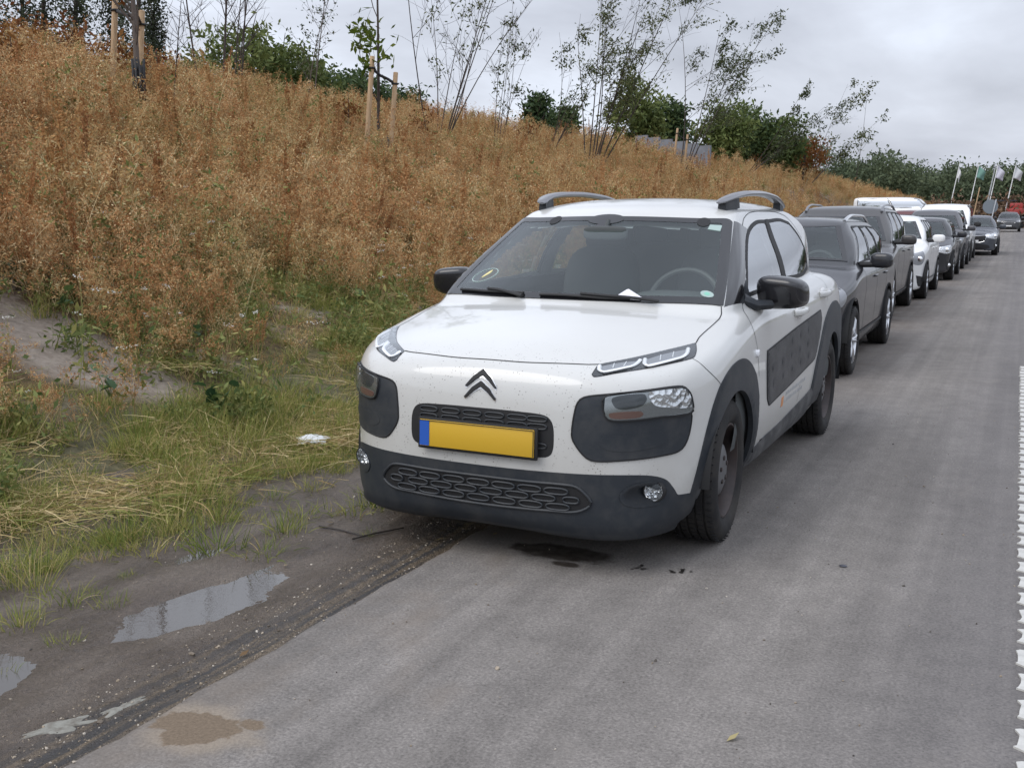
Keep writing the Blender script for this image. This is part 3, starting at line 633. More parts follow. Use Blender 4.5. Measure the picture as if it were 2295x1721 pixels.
    for mir_ in (False,True):
        d_=padd('running_lamp',panel(pd,outline(pd,dr),.005,.008,.006,.012),M['gloss'],car,mir_)
        for pth in (dA,dB):
            q=spath(pd,pth,.0075,h=.008); q=q*(-1,1,1) if mir_ else q; MB().tube(q,.0088,6,flat=.6).build('light_guide',M['led'],d_)
            L3=outline(pd,[tuple(x) for x in pth]); padd('lamp_segment',panel(pd,shrink(L3,.006),.0058,0,.001,.012),M['segm'],d_,mir_)
            a_,b_=np.array(pth[1]),np.array(pth[-2]); c_,e_=np.array(pth[0]),np.array(pth[-1])
            for f_ in (.36,.66):
                q=spath(pd,[tuple(a_+(b_-a_)*f_),tuple(c_+(e_-c_)*f_)],.0068,h=.008); q=q*(-1,1,1) if mir_ else q; MB().tube(q,.0022,5).build('segment_rib',M['led'],d_)
        padd('lamp_cover',panel(pd,shrink(outline(pd,dr),.004),.0125,.010,-.004,.012),M['lens'],d_,mir_)
        # headlamp surround, lamp, fog lamp
        mk=[(.397,-.749,.579),(.404,-.744,.653),(.416,-.736,.702),(.440,-.728,.722),(.521,-.703,.735),(.655,-.621,.750),(.755,-.506,.757),(.778,-.477,.743),(.791,-.460,.698),(.796,-.455,.640),(.792,-.462,.575),(.781,-.481,.523),(.763,-.510,.497),(.725,-.563,.488),(.578,-.692,.477),(.483,-.732,.474),(.447,-.741,.492),(.404,-.749,.548)]
        m_=padd('headlamp_surround',panel(pc,outline(pc,mk),.005,.012,.006,.014),M['clad'],car,mir_)
        MB().tube((lambda q: q*(-1,1,1) if mir_ else q)(spath(pc,mk,.001,closed=True)),.004,5,closed=True).build('surround_gap',M['black'],m_)
        pad=[(.50,-.72,.540),(.52,-.71,.572),(.60,-.67,.580),(.70,-.59,.585),(.725,-.565,.570),(.72,-.57,.540),(.66,-.62,.520),(.55,-.70,.515)]
        padd('surround_relief',panel(pc,outline(pc,pad),.011,.016,-.003,.014,base=.005),M['clad'],m_,mir_)
        le=[(.516,-.705,.726,1),(.655,-.621,.745),(.755,-.506,.752),(.776,-.479,.738),(.788,-.463,.705),(.790,-.462,.648,1),(.702,-.590,.645),(.619,-.665,.638),(.542,-.708,.637),(.521,-.715,.653)]
        hl=padd('headlamp',panel(pc,outline(pc,le),.010,0,.006,.014),M['lampin'],car,mir_)
        rf=[(.660,-.615,.742),(.757,-.505,.749),(.776,-.480,.734),(.786,-.466,.700),(.786,-.468,.672),(.725,-.563,.680),(.680,-.612,.695)]
        padd('reflector',panel(pc,outline(pc,rf),.0120,0,.001,.01),M['lampfac'],hl,mir_)
        rf=[(.545,-.70,.722),(.640,-.63,.736),(.650,-.622,.715),(.63,-.64,.690),(.56,-.69,.682)]
        padd('projector_bowl',panel(pc,outline(pc,rf),.0115,0,.001,.012),M['lampdk'],hl,mir_)
        MB().tube((lambda q: q*(-1,1,1) if mir_ else q)(spath(pc,le,.012,closed=True)),.0035,5,closed=True).build('lens_edge',M['black'],hl)
        ind=[(.536,-.709,.664),(.636,-.653,.673),(.648,-.642,.662),(.636,-.652,.649),(.545,-.706,.645)]
        padd('turn_signal',panel(pc,outline(pc,ind),.0125,0,.001,.012),M['amber'],hl,mir_)
        padd('lamp_glass',panel(pc,shrink(outline(pc,le),.002),.020,.016,-.008,.014,base=.012),M['lens'],hl,mir_)
        # scooped recess and fog lamp
        padd('fog_lamp_bezel',panel(pc,shrink(LFG,-.002) if False else LFG,-.056,.045,.004,.010,base=.0277),M['clad'],bump_,mir_)
        sg=-1 if mir_ else 1; fc=np.array([sg*.684,-.588,.343])
        fl=MB().lathe([(.030,.0005),(.026,.018),(.012,.031),(.0,.037),(.0,.041),(.045,.041)],28,1,c=fc).build('fog_lamp',M['lampfac'],car)
        MB().lathe([(-.012,.0005),(-.010,.018),(-.004,.032),(.002,.0385)],28,1,c=fc).build('fog_lamp_glass',M['lens'],fl)
        MB().lathe([(-.002,.038),(-.004,.042),(.004,.045),(.05,.045)],28,1,c=fc).build('fog_lamp_ring',M['black'],fl)
    # --- shut lines
    sm=MB()
    def addseam(pr,pts,both=True,w_=.005):
        V,Fs,Nn=seam(pr,pts,w_)
        for mr in ((False,True) if both else (False,)):
            padd('shut_line',(V,Fs,Nn),M['seam'],body,mr)
    addseam(pt,[(-.452,-.607,.837),(-.40,-.628,.837),(-.18,-.673,.834),(0,-.680,.836),(.18,-.673,.834),(.40,-.628,.837),(.452,-.607,.837)],False,.006)
    addseam(pt,[(.728,-.205,.897),(.722,-.13,.915),(.731,.075,.955),(.728,.19,.985),(.716,.232,1.013)])
    addseam(pa,[(.762,-.36,.850),(.816,-.330,.805),(.848,-.236,.735)],w_=.003)
    addseam(psg,[(.764,.434,1.016),(.816,.346,.953),(.843,.350,.894),(.855,.385,.82),(.86,.42,.68)],w_=.004)
    addseam(psg,[(.75,1.50,1.06),(.845,1.495,.90)],w_=.004); addseam(ps,[(.86,1.49,.49),(.85,1.46,.40)],w_=.004)
    addseam(psg,[(.735,2.43,1.10),(.80,2.47,1.0),(.835,2.40,.90)],w_=.004)
    addseam(psg,[(.628,.95,1.375),(.605,1.08,1.418),(.585,1.30,1.448),(.575,1.82,1.458),(.588,2.12,1.44),(.612,2.27,1.40),(.66,2.42,1.29)],w_=.004)
    # --- handles, repeater, rails, mirrors, wipers
    for s in (1,-1):
        for y0,z0 in ((1.43,.905),(2.26,.955)):
            x0=.846 if y0<2 else .836
            h=MB(); h.tube([(s*(x0-.004),y0-.115,z0),(s*(x0+.028),y0-.08,z0+.003),(s*(x0+.034),y0,z0+.005),(s*(x0+.028),y0+.08,z0+.006),(s*(x0-.004),y0+.105,z0+.006)],[.014,.015,.015,.015,.014],8,flat=1.25); dh=h.build('door_handle',M['white'],car)
            MB().sell((s*(x0-.006),y0,z0),(.03,.14,.075),.8).build('handle_recess',M['whited'],dh)
        MB().sell((s*.858,.372,.795),(.022,.052,.034),.7).build('side_repeater',M['led'],car)
        rp=[(.500,.93,1.492),(.520,.99,1.510),(.538,1.10,1.531),(.548,1.30,1.549),(.55,1.65,1.558),(.545,2.0,1.546),(.535,2.25,1.514),(.525,2.42,1.480)]
        rp=[(s*a,b,c) for a,b,c in rp]; q=crv([(i,0) for i in range(len(rp))],1,False)
        from_=np.array(rp); tt=np.linspace(0,len(rp)-1,40); sm_=np.stack([np.interp(tt,np.arange(len(rp)),from_[:,i]) for i in range(3)],1)
        for _ in range(3): sm_[1:-1]=(sm_[:-2]+2*sm_[1:-1]+sm_[2:])/4
        wd=np.interp(np.linspace(0,1,40),[0,.06,.2,.8,.95,1],[.012,.030,.036,.036,.028,.010])
        rail=MB().tube(sm_,wd,10,flat=.45,upv=(0,0,1)).build('roof_rail',M['railm'],car)
        for ya,yb in ((.965,1.13),(2.18,2.32)):
            ft=MB(); m=10
            for i in range(m):
                y=ya+(yb-ya)*i/(m-1); x=np.interp(y,from_[:,1],np.abs(from_[:,0])); zt=np.interp(y,from_[:,1],from_[:,2]); ft.V+=[(s*(x+a_*.020),y,zt-b_) for a_,b_ in ((-1,.006),(1,.006),(1.25,.066),(-1.25,.066))]
            ft.F=[(4*i+k,4*i+(k+1)%4,4*i+4+(k+1)%4,4*i+4+k) for i in range(m-1) for k in range(4)]+[(3,2,1,0),(4*m-4,4*m-3,4*m-2,4*m-1)]
            ft.build('rail_foot',M['clad'],rail,False)
        mb=MB().sell((0,0,0),(.24,.17,.160),.60,32,18)
        V=np.array(mb.V); V[:,2]*=1.0-.9*(V[:,0]*s); V[:,1]-=.30*V[:,2]; V[:,1]=np.where(V[:,1]>.045,.045,V[:,1]); Mz=np.array(Matrix.Rotation(s*-.22,3,'Z')); mb.V=[tuple(v) for v in V@Mz.T+np.array([s*.905,.665,1.060])]; mr=mb.build('door_mirror',M['gloss2'],car)
        MB().tube([(s*.745,.50,1.03),(s*.80,.53,1.005),(s*.86,.60,1.005)],[.045,.036,.030],10,flat=.75).build('mirror_arm',M['clad'],mr)
        MB().sell((s*.915,.728,1.063),(.185,.012,.115),.4,rz=s*-.22).build('mirror_glass',M['chrome'],mr)
    for a,b in (([(-.610,.205,1.040),(-.414,.122,1.045),(-.2,.070,1.047)],[(-.415,.131,1.05),(-.346,.105,1.05),(-.19,.035,1.035)]),([(-.106,.052,1.047),(.10,.050,1.045),(.215,.058,1.043),(.33,.085,1.043)],[(.10,.058,1.05),(.20,.060,1.05),(.33,.078,1.045),(.46,.098,1.033)])):
        P3=spath(pw,a,.012); wp=MB().tube(P3,.009,6,flat=.8).build('wiper_blade',M['black'],car); P3=spath(pw,b,.022); MB().tube(P3,[.012]*(len(P3)),6,flat=.6).build('wiper_arm',M['black'],wp)
    # --- stickers
    ring_=o3(pw,(-.527,.299,1.118),.075,.062,30); padd('round_sticker',panel(pw,ring_,.0042,0,.0002,.02,holes=[shrink(ring_,.004)]),M['pale'],ws)
    tk=outline(pw,[(-.54,.285,1.10),(-.525,.315,1.12),(-.500,.335,1.14),(-.505,.310,1.12)]); padd('sticker_figure',panel(pw,tk,.0042,0,.0002,.01),mat('sticker_gold',(.75,.66,.30),.5),ws)
    padd('oval_sticker',panel(pw,o3(pw,(.640,.262,1.062),.030,.024,24),.0062,0,.0002,.01),M['pale'],ws); padd('sticker_core',panel(pw,o3(pw,(.640,.262,1.062),.013,.013,16),.0066,0,.0002,.008),M['green'],ws)
    padd('corner_sticker',panel(pw,outline(pw,[(.505,.725,1.356,1),(.505,.765,1.378,1),(.562,.785,1.375,1),(.566,.735,1.345,1)]),.0056,0,.0002,.01),M['pale'],ws)
    # lettering on the door bottom: an orange square mark and two faint grey lines (too blurred to read)
    mk_=outline(ps,[(.86,.985,.440,1),(.86,.985,.492,1),(.86,1.035,.495,1),(.86,1.035,.443,1)]); padd('door_mark',panel(ps,mk_,.0012,0,.0002,.02),mat('orange_print',(.62,.26,.10),.5),car)
    rng=random.Random(4)
    for j,(zz,y0,y1) in enumerate(((.488,1.09,1.62),(.452,1.06,1.55))):
        y=y0; lines=MB()
        while y<y1:
            wd_=rng.uniform(.010,.022); L_=ps.to2([(.86,y,zz+.012*(y-1)),(.86,y,zz+.020+.012*(y-1)),(.86,y+wd_,zz+.020+.012*(y-1)),(.86,y+wd_,zz+.012*(y-1))]); V,Fs,_n=panel(ps,L_,.0012,0,.0002,.03); lines.add(V,Fs); y+=wd_+rng.choice((.008,.008,.02))
        lines.build('door_lettering',mat('grey_print',(.42,.42,.42),.6),car,False)
    # --- wheels
    for y0,st_ in ((0,.035),(2.595,0)):
        for s in (1,-1):
            wheel(car,s*(.742),y0,.316,s,.316,.205,.205,'steel',st_); wheelwell(car,y0,.32,.385,.50,.855,s)
    mb=MB(); mb.box((0,1.3,.22),(1.2,3.9,.06)); mb.box((0,-.45,.2),(1.1,.4,.05)); mb.build('underbody',M['black'],car,False)
    # tail lamps and rear plate area (far side of the car)
    tl=[(.78,3.10,.78,1),(.80,3.05,.95),(.74,3.13,.97,1),(.60,3.24,.95),(.60,3.26,.80,1)]
    pb=Proj(F,(-.3,-.95,0))
    for mir_ in (False,True): padd('tail_lamp',panel(pb,outline(pb,tl),.006,.008,.006,.02),mat('tail_red',(.3,.01,.01),.15),car,mir_)
    rw=[(0,2.93,1.36),(.45,2.86,1.36),(.52,2.95,1.22),(.55,3.05,1.08),(0,3.16,1.05)]
    pr_=Proj(F,(0,-.75,-.66)); padd('rear_window',panel(pr_,outline(pr_,mx_(rw)),.003,0,.006,.03),M['frit'],car)
    return car,F
def sgnp(v): return 1 if v>=0 else -1
M['pad']=plastic('door_pad_rubber',(.034,.036,.040),.42,(.13,.13,.135),.5)
M['lampfac']=mat('faceted_reflector',(.75,.76,.77),.16,.85)
def _fac():
    m=M['lampfac']; t=m.node_tree; v=oc(t); vo=N_(t,'ShaderNodeTexVoronoi'); vo.inputs['Scale'].default_value=45; t.links.new(v,vo.inputs['Vector']); t.links.new(bump(t,vo.outputs['Distance'],1.0,.012),B_(m).inputs['Normal'])
_fac()
M['lampdk']=mat('lamp_shade',(.05,.055,.06),.15,.5)
M['whited']=mat('recess_white',(.72,.72,.71),.4)
M['railm']=mat('rail_grey',(.20,.203,.215),.30,.5,.5,coat=.3)
M['gloss2']=mat('mirror_shell',(.018,.018,.021),.22,0,.5,coat=.35)
MAINCAR,MAINF=build_main()
# ---------------------------------------------------------------- terrain
def vnoise(x,y,s=1.0,seed=0,oct=1):
    o=np.zeros(np.broadcast(x,y).shape); a=1.0; tot=0
    for k in range(oct):
        u=np.asarray(x)*s; v=np.asarray(y)*s; i=np.floor(u).astype(np.int64); j=np.floor(v).astype(np.int64); fu=u-i; fv=v-j; fu=fu*fu*(3-2*fu); fv=fv*fv*(3-2*fv)
        def hsh(i,j):
            h=(i*374761393+j*668265263+(seed+k*17)*1274126177)&0xffffffff; h=((h^(h>>13))*1274126177)&0xffffffff; return ((h^(h>>16))&0xffff)/65535.0
        o+=a*((hsh(i,j)*(1-fu)+hsh(i+1,j)*fu)*(1-fv)+(hsh(i,j+1)*(1-fu)+hsh(i+1,j+1)*fu)*fv); tot+=a; a*=.5; s*=2
    return o/tot
def zr(y): y=np.asarray(y,float); return .0088*np.where(y<8,0,np.where(y<20,(y-8)**2/24,y-14))
HX=[-400,-60,-30,-20,-15,-13,-11.5,-10,-8,-6,-4.8,-3.9,-3.2,-2.6,-2.0,-1.7]; HZ=[4.2,4.4,4.4,4.15,3.72,3.4,2.95,2.42,1.72,1.08,.72,.46,.24,.08,.01,0]
def hill(x,y):
    x=np.asarray(x,float); y=np.asarray(y,float); sh=np.where(y>35,np.minimum((y-35)*.035,1.4),0)
    h=np.interp(x-sh,HX,HZ); lay=sst(38,43,y)*(1-sst(58,64,y))*sst(-9.5,-7.0,x); h=h*(1-.92*lay)
    h=h*(1-.45*sst(70,150,y))*(1-.6*sst(25,60,-y))
    h=h*(1-sst(150,260,y)*sst(-80,-30,x))
    m=sst(.05,.6,h); return h+m*(vnoise(x,y,.45,3,3)-.5)*.28
def zt(x,y): return zr(y)+hill(x,y)
def graded(a,b,fa,fb,fine,growth):
    L=list(np.arange(fa,fb+1e-6,fine)); s=fine; v=fa
    lo=[]; 
    while v>a: s*=growth; v-=s; lo.append(v)
    s=fine; v=L[-1]; hi=[]
    while v<b: s*=growth; v+=s; hi.append(v)
    return np.array(lo[::-1]+L+hi)
def gridmesh(xs,ys,zf):
    X,Y=np.meshgrid(xs,ys,indexing='ij'); V=np.stack([X.ravel(),Y.ravel(),zf(X,Y).ravel()],1); n,m=len(xs),len(ys)
    i=np.arange(n*m).reshape(n,m); Q=np.stack([i[:-1,:-1],i[1:,:-1],i[1:,1:],i[:-1,1:]],-1).reshape(-1,4); return V,Q
def soil_mat():
    m=mat('soil',(.12,.09,.065),.95,0,.2); t=m.node_tree; v=oc(t); s=N_(t,'ShaderNodeSeparateXYZ'); t.links.new(v,s.inputs[0])
    n=nz(t,v,.9,7,.6); f=nz(t,v,14,6,.6)
    litter=ramp(t,f,(.3,(.075,.050,.030)),(.55,(.16,.105,.058)),(.75,(.24,.17,.095)))
    sand=ramp(t,f,(.3,(.22,.18,.145)),(.7,(.36,.31,.26)))
    grassy=ramp(t,f,(.3,(.050,.055,.024)),(.6,(.105,.10,.045)),(.8,(.17,.14,.07)))
    c=mixc(t,ramp(t,n,(.52,gr(0)),(.60,gr(1))),litter,sand)
    low=ramp(t,mth(t,'ADD',s.outputs[0],mth(t,'MULTIPLY',nz(t,v,1.3,4),1.4)),(0,gr(0)),(.001,gr(0)))
    k=mth(t,'ADD',s.outputs[0],mth(t,'MULTIPLY',nz(t,v,1.3,4),1.6)); gmask=N_(t,'ShaderNodeMapRange'); gmask.inputs[1].default_value=-3.2; gmask.inputs[2].default_value=-2.2; t.links.new(k,gmask.inputs[0])
    c=mixc(t,mth(t,'MULTIPLY',gmask.outputs[0],.8),c,grassy); t.links.new(c,B_(m).inputs['Base Color'])
    q=N_(t,'ShaderNodeVectorMath',operation='SUBTRACT'); q.inputs[1].default_value=(-4.25,.62,0); t.links.new(v,q.inputs[0]); q=scl(t,q.outputs[0],(1/1.15,1/.62,0)); Ln=N_(t,'ShaderNodeVectorMath',operation='LENGTH'); t.links.new(q,Ln.inputs[0]); bare=ramp(t,mth(t,'ADD',Ln.outputs['Value'],mth(t,'MULTIPLY',mth(t,'SUBTRACT',n,.5),1.2)),(.75,gr(1)),(1.0,gr(0))); c=mixc(t,bare,c,sand); t.links.new(c,B_(m).inputs['Base Color'])
    t.links.new(bump(t,f,.8,.06),B_(m).inputs['Normal']); return m
M['soil']=soil_mat()
xs=graded(-700,700,-17,.4,.30,1.22); ys=graded(-60,2600,-5,62,.5,1.16)
V,Q=gridmesh(xs,ys,lambda X,Y: zt(X,Y)-np.where((X>-2.45),.075*sst(-2.45,-2.2,X),0))
tag(link('ground',mkmesh('ground',V,Q),M['soil']),kind='structure')
# --- muddy verge strip with real hollows that hold water
def mudz(X,Y):
    n=(vnoise(X,Y*.45,5,1,3)-.5)*.022+(vnoise(X,Y*.35,17,2,3)-.5)*.014+(vnoise(X,Y,60,4,2)-.5)*.006
    z=-.016+n
    def dip(cx,cy,ax,ay,d,rot=0.0):
        a=(X-cx)*math.cos(rot)+(Y-cy)*math.sin(rot); b=-(X-cx)*math.sin(rot)+(Y-cy)*math.cos(rot); return -d*np.exp(-((a/ax)**2+(b/ay)**2)**1.5)
    z+=dip(-.70,-1.58,.16,.40,.028,-.10)+dip(-.88,-2.42,.15,.24,.026,.1)+dip(-1.15,-1.25,.12,.22,.012)+dip(-.98,-.10,.06,.30,.010)+dip(-.80,-1.15,.05,.22,.014)+dip(-1.05,-2.75,.25,.4,.02)
    for tx in (-.33,-.42): z-=.006*np.exp(-((X-tx-.02*np.sin(Y*1.7))/.022)**2)*(vnoise(X,Y,3,9)>.35)
    z=z+.007*np.sin(Y*6.2832/.075+X*18)*np.exp(-((X+.33)/.07)**4)*sst(.30,.5,vnoise(X,Y,2.0,12,2))
    e=sst(-.60,-.24,X)*.55; z=z*(1-e)+(-.004+n*.35)*e      # banked up against the asphalt
    b=sst(-1.75,-2.15,X) if False else 1-sst(-2.15,-1.65,X); z=z+b*(.012+hill(X,Y)+(vnoise(X,Y,3,6,3)-.4)*.04)
    return z+zr(Y)
def mud_mat():
    m=mat('mud',(.1,.085,.075),.5,0,.5); t=m.node_tree; v=oc(t); s=N_(t,'ShaderNodeSeparateXYZ'); t.links.new(v,s.inputs[0]); b=B_(m)
    sv=scl(t,v,(1,.45,1)); n=nz(t,sv,4,7,.62); f=nz(t,v,55,5,.7); g=nz(t,v,210,3,.6)
    c=ramp(t,n,(.30,(.078,.059,.046)),(.52,(.142,.112,.088)),(.72,(.215,.178,.145)))
    c=mixc(t,.45,c,ramp(t,f,(.3,gr(.25)),(.7,gr(.75))),'OVERLAY')
    # grit and tan sand along the asphalt edge, streaked with tyre black
    k=mth(t,'ADD',s.outputs[0],mth(t,'MULTIPLY',mth(t,'SUBTRACT',nz(t,scl(t,v,(1,.3,1)),6,4),.5),.22))
    mr=N_(t,'ShaderNodeMapRange'); mr.inputs[1].default_value=-.46; mr.inputs[2].default_value=-.30; t.links.new(k,mr.inputs[0])
    vo=N_(t,'ShaderNodeTexVoronoi'); vo.inputs['Scale'].default_value=120; t.links.new(v,vo.inputs['Vector'])
    grit=mixc(t,.6,ramp(t,g,(.3,(.085,.064,.045)),(.7,(.245,.19,.13))),ramp(t,vo.outputs['Color'],(.2,gr(.3)),(.8,gr(.75))),'OVERLAY')
    stv=nz(t,scl(t,v,(26,.9,1)),1,5,.6); streak=ramp(t,stv,(.42,gr(0)),(.55,gr(.9)))
    grit=mixc(t,streak,grit,(.052,.052,.055)); c=mixc(t,mr.outputs[0],c,grit)
    ca=ramp(t,nz(t,scl(t,v,(1,.5,1)),2.6,3),(.60,gr(0)),(.66,gr(1)))
    t.links.new(c,b.inputs['Base Color']); t.links.new(ramp(t,n,(.35,gr(.28)),(.65,gr(.62))),b.inputs['Roughness'])
    t.links.new(bump(t,g,.8,.010,bump(t,f,.8,.03)),b.inputs['Normal']); return m
M['mud']=mud_mat()
V,Q=gridmesh(np.arange(-2.35,-.135,.0165),np.concatenate([np.arange(-4.4,2.2,.018),np.arange(2.2,9,.06)]),mudz)
tag(link('verge',mkmesh('verge',V,Q),M['mud']),kind='structure')
V,Q=gridmesh(np.linspace(-1.7,-.17,8),np.linspace(9,200,150),lambda X,Y: zr(Y)-.004-.02*(X<-1.6))
tag(link('verge',mkmesh('verge',V,Q),M['mud']),kind='structure')
wm=mat('puddle_water',(.02,.018,.015),.02,0,.5); B_(wm).inputs['Transmission Weight'].default_value=0.0; B_(wm).inputs['IOR'].default_value=1.55
t=wm.node_tree; wb_=bump(t,nz(t,scl(t,oc(t),(1,1,1)),35,3),.06,.004); t.links.new(wb_,B_(wm).inputs['Normal'])
B_(wm).inputs['Base Color'].default_value=(.075,.066,.058,1)
V,Q=gridmesh(np.linspace(-1.75,-.30,4),np.linspace(-4.2,.8,6),lambda X,Y: X*0-.0278)
tag(link('puddle_water',mkmesh('puddle_water',V,Q),wm),kind='structure')
# --- asphalt
def road_mat():
    m=mat('asphalt',(.15,.145,.14),.88,0,.3); t=m.node_tree; v=oc(t); s=N_(t,'ShaderNodeSeparateXYZ'); t.links.new(v,s.inputs[0]); b=B_(m)
    big=nz(t,scl(t,v,(1,.55,1)),1.1,6,.6); mid=nz(t,v,7,5,.6); fine=nz(t,v,105,4,.7); vo=N_(t,'ShaderNodeTexVoronoi'); vo.inputs['Scale'].default_value=95; t.links.new(v,vo.inputs['Vector'])
    c=ramp(t,big,(.30,(.152,.139,.128)),(.50,(.184,.169,.156)),(.70,(.214,.197,.182)))
    c=mixc(t,.40,c,ramp(t,mid,(.3,gr(.36)),(.7,gr(.64))),'OVERLAY')
    c=mixc(t,.52,c,ramp(t,fine,(.30,gr(.12)),(.5,gr(.5)),(.70,gr(.88))),'OVERLAY'); c=mixc(t,.28,c,ramp(t,vo.outputs['Color'],(.2,gr(.34)),(.8,gr(.66))),'OVERLAY')
    # tyre-polished streaks along the road
    st=nz(t,scl(t,v,(7,.10,1)),1,5,.6); c=mixc(t,.85,c,ramp(t,st,(.3,gr(.40)),(.7,gr(.60))),'OVERLAY')
    lane=N_(t,'ShaderNodeMapRange'); lane.inputs[1].default_value=1.35; lane.inputs[2].default_value=1.9; lane.inputs[3].default_value=0; lane.inputs[4].default_value=.32; t.links.new(s.outputs[0],lane.inputs[0]); c=mixc(t,lane.outputs[0],c,(.105,.102,.112))
    sm2=ramp(t,nz(t,scl(t,v,(1.2,.5,1)),3.4,5,.65),(.56,gr(0)),(.70,gr(.32))); c=mixc(t,sm2,c,(.225,.205,.185)); dk2=ramp(t,nz(t,scl(t,v,(1,.4,1)),2.0,5,.6),(.30,gr(.15)),(.46,gr(0))); c=mixc(t,dk2,c,(.095,.088,.084))
    # tan dust drifted in from the verge
    k=mth(t,'ADD',mth(t,'MULTIPLY',s.outputs[0],-.30),nz(t,scl(t,v,(1,.6,1)),2.3,6,.62)); dust=ramp(t,k,(.44,gr(0)),(.70,gr(.62))); c=mixc(t,dust,c,(.205,.168,.135))
    # damp brown grime under the parked row
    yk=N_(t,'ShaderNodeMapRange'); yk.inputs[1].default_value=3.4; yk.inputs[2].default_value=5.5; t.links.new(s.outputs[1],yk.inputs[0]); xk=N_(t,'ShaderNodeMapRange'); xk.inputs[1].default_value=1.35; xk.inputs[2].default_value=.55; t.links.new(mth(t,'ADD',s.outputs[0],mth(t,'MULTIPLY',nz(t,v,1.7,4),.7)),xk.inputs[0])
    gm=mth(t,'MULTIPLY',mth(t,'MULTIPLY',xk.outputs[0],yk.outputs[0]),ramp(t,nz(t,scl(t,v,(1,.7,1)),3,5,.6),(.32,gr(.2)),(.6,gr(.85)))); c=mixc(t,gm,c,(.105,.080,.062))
    def spot(cx,cy,rx,ry,edge0,edge1,wob=.5,fr=9):
        q=N_(t,'ShaderNodeVectorMath',operation='SUBTRACT'); q.inputs[1].default_value=(cx,cy,0); t.links.new(v,q.inputs[0]); q=scl(t,q.outputs[0],(1/rx,1/ry,0)); L=N_(t,'ShaderNodeVectorMath',operation='LENGTH'); t.links.new(q,L.inputs[0])
        d_=mth(t,'ADD',L.outputs['Value'],mth(t,'MULTIPLY',mth(t,'SUBTRACT',nz(t,v,fr,5,.6),.5),wob)); mr=N_(t,'ShaderNodeMapRange',interpolation_type='SMOOTHSTEP'); mr.inputs[1].default_value=edge0; mr.inputs[2].default_value=edge1; mr.inputs[3].default_value=1; mr.inputs[4].default_value=0; t.links.new(d_,mr.inputs[0]); return mr.outputs[0]
    sandc=mixc(t,.5,(.27,.225,.175),ramp(t,fine,(.3,gr(.3)),(.7,gr(.7))),'OVERLAY'); wets=mixc(t,.6,(.165,.125,.088),ramp(t,fine,(.3,gr(.25)),(.7,gr(.75))),'OVERLAY')
    c=mixc(t,mth(t,'MULTIPLY',spot(-.03,-2.36,.21,.15,.45,1.2,1.5,6),.8),c,sandc); c=mixc(t,spot(-.055,-2.37,.135,.095,.86,1.03,1.5,11),c,wets); c=mixc(t,spot(.080,-2.285,.042,.03,.8,1.05,1.2,20),c,wets)
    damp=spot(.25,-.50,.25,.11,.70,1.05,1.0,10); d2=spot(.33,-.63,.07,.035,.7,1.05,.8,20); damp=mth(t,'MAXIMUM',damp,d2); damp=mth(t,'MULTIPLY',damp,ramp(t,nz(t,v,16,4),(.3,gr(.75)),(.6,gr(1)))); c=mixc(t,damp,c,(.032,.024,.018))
    sp=N_(t,'ShaderNodeTexVoronoi'); sp.inputs['Scale'].default_value=26; t.links.new(v,sp.inputs['Vector']); dot=ramp(t,sp.outputs['Distance'],(.035,gr(1)),(.06,gr(0))); c=mixc(t,mth(t,'MULTIPLY',dot,.7),c,ramp(t,sp.outputs['Color'],(.4,(.04,.035,.03)),(.75,(.04,.035,.03)),(.8,(.5,.46,.4))))
    t.links.new(c,b.inputs['Base Color']); t.links.new(bump(t,fine,.55,.004),b.inputs['Normal']); return m
M['asphalt']=road_mat()
ys=np.concatenate([np.arange(-8,6,.05),np.arange(6,40,.4),np.arange(40,330,4)])
edge=-.205+(vnoise(ys,ys*0,6,5,3)-.5)*.035+(vnoise(ys,ys*0,.6,8,2)-.5)*.03
cols=[lambda e:e-.012,lambda e:e,lambda e:e+.02]+[(lambda e,q=q:q+0*e) for q in (.0,.6,1.2,1.8,2.6,4,6.5,9.5)]
V=[];n=len(cols)
for j,cf in enumerate(cols):
    x=cf(edge); z=zr(ys)+(-.035 if j==0 else -.006 if j==1 else 0.0); V.append(np.stack([x,ys,z],1))
V=np.concatenate(V); i=np.arange(n*len(ys)).reshape(n,len(ys)); Q=np.stack([i[:-1,:-1],i[1:,:-1],i[1:,1:],i[:-1,1:]],-1).reshape(-1,4)
tag(link('road',mkmesh('road',V,Q),M['asphalt']),kind='structure')
# --- white profiled edge line: one thick rib every 20 cm
lm=mat('line_paint',(.66,.65,.62),.7); t=lm.node_tree; v=oc(t,'Object'); t.links.new(ramp(t,nz(t,v,18,6,.65),(.3,(.42,.41,.385)),(.6,(.56,.55,.52))),B_(lm).inputs['Base Color']); t.links.new(bump(t,nz(t,v,90,3),.3,.003),B_(lm).inputs['Normal'])
rng=random.Random(11); line=tag(empty('road_line'),kind='structure')
def rib_mesh(seed):
    r=random.Random(seed); o=[(.245,.066),(.02,.060),(.006,.050),(.016,.022),(.015,-.02),(.008,-.050),(.004,-.060),(.03,-.074),(.10,-.086),(.245,-.10)]
    o=[(a+r.uniform(-.004,.004),b+r.uniform(-.004,.004)) for a,b in o]; n=len(o)
    Vt=[(a,b,.004) for a,b in o]+[(a,b,-.002) for a,b in o]; Fs=[tuple(range(n))]+[(i,(i+1)%n,n+(i+1)%n,n+i) for i in range(n)]
    me=mkmesh('rib',Vt,[f[::-1] for f in Fs] if False else Fs,False); me.materials.append(lm)
    bm=bmesh.new(); bm.from_mesh(me); bmesh.ops.recalc_face_normals(bm,faces=bm.faces[:]); bm.to_mesh(me); bm.free(); return me
ribs=[rib_mesh(k) for k in range(6)]
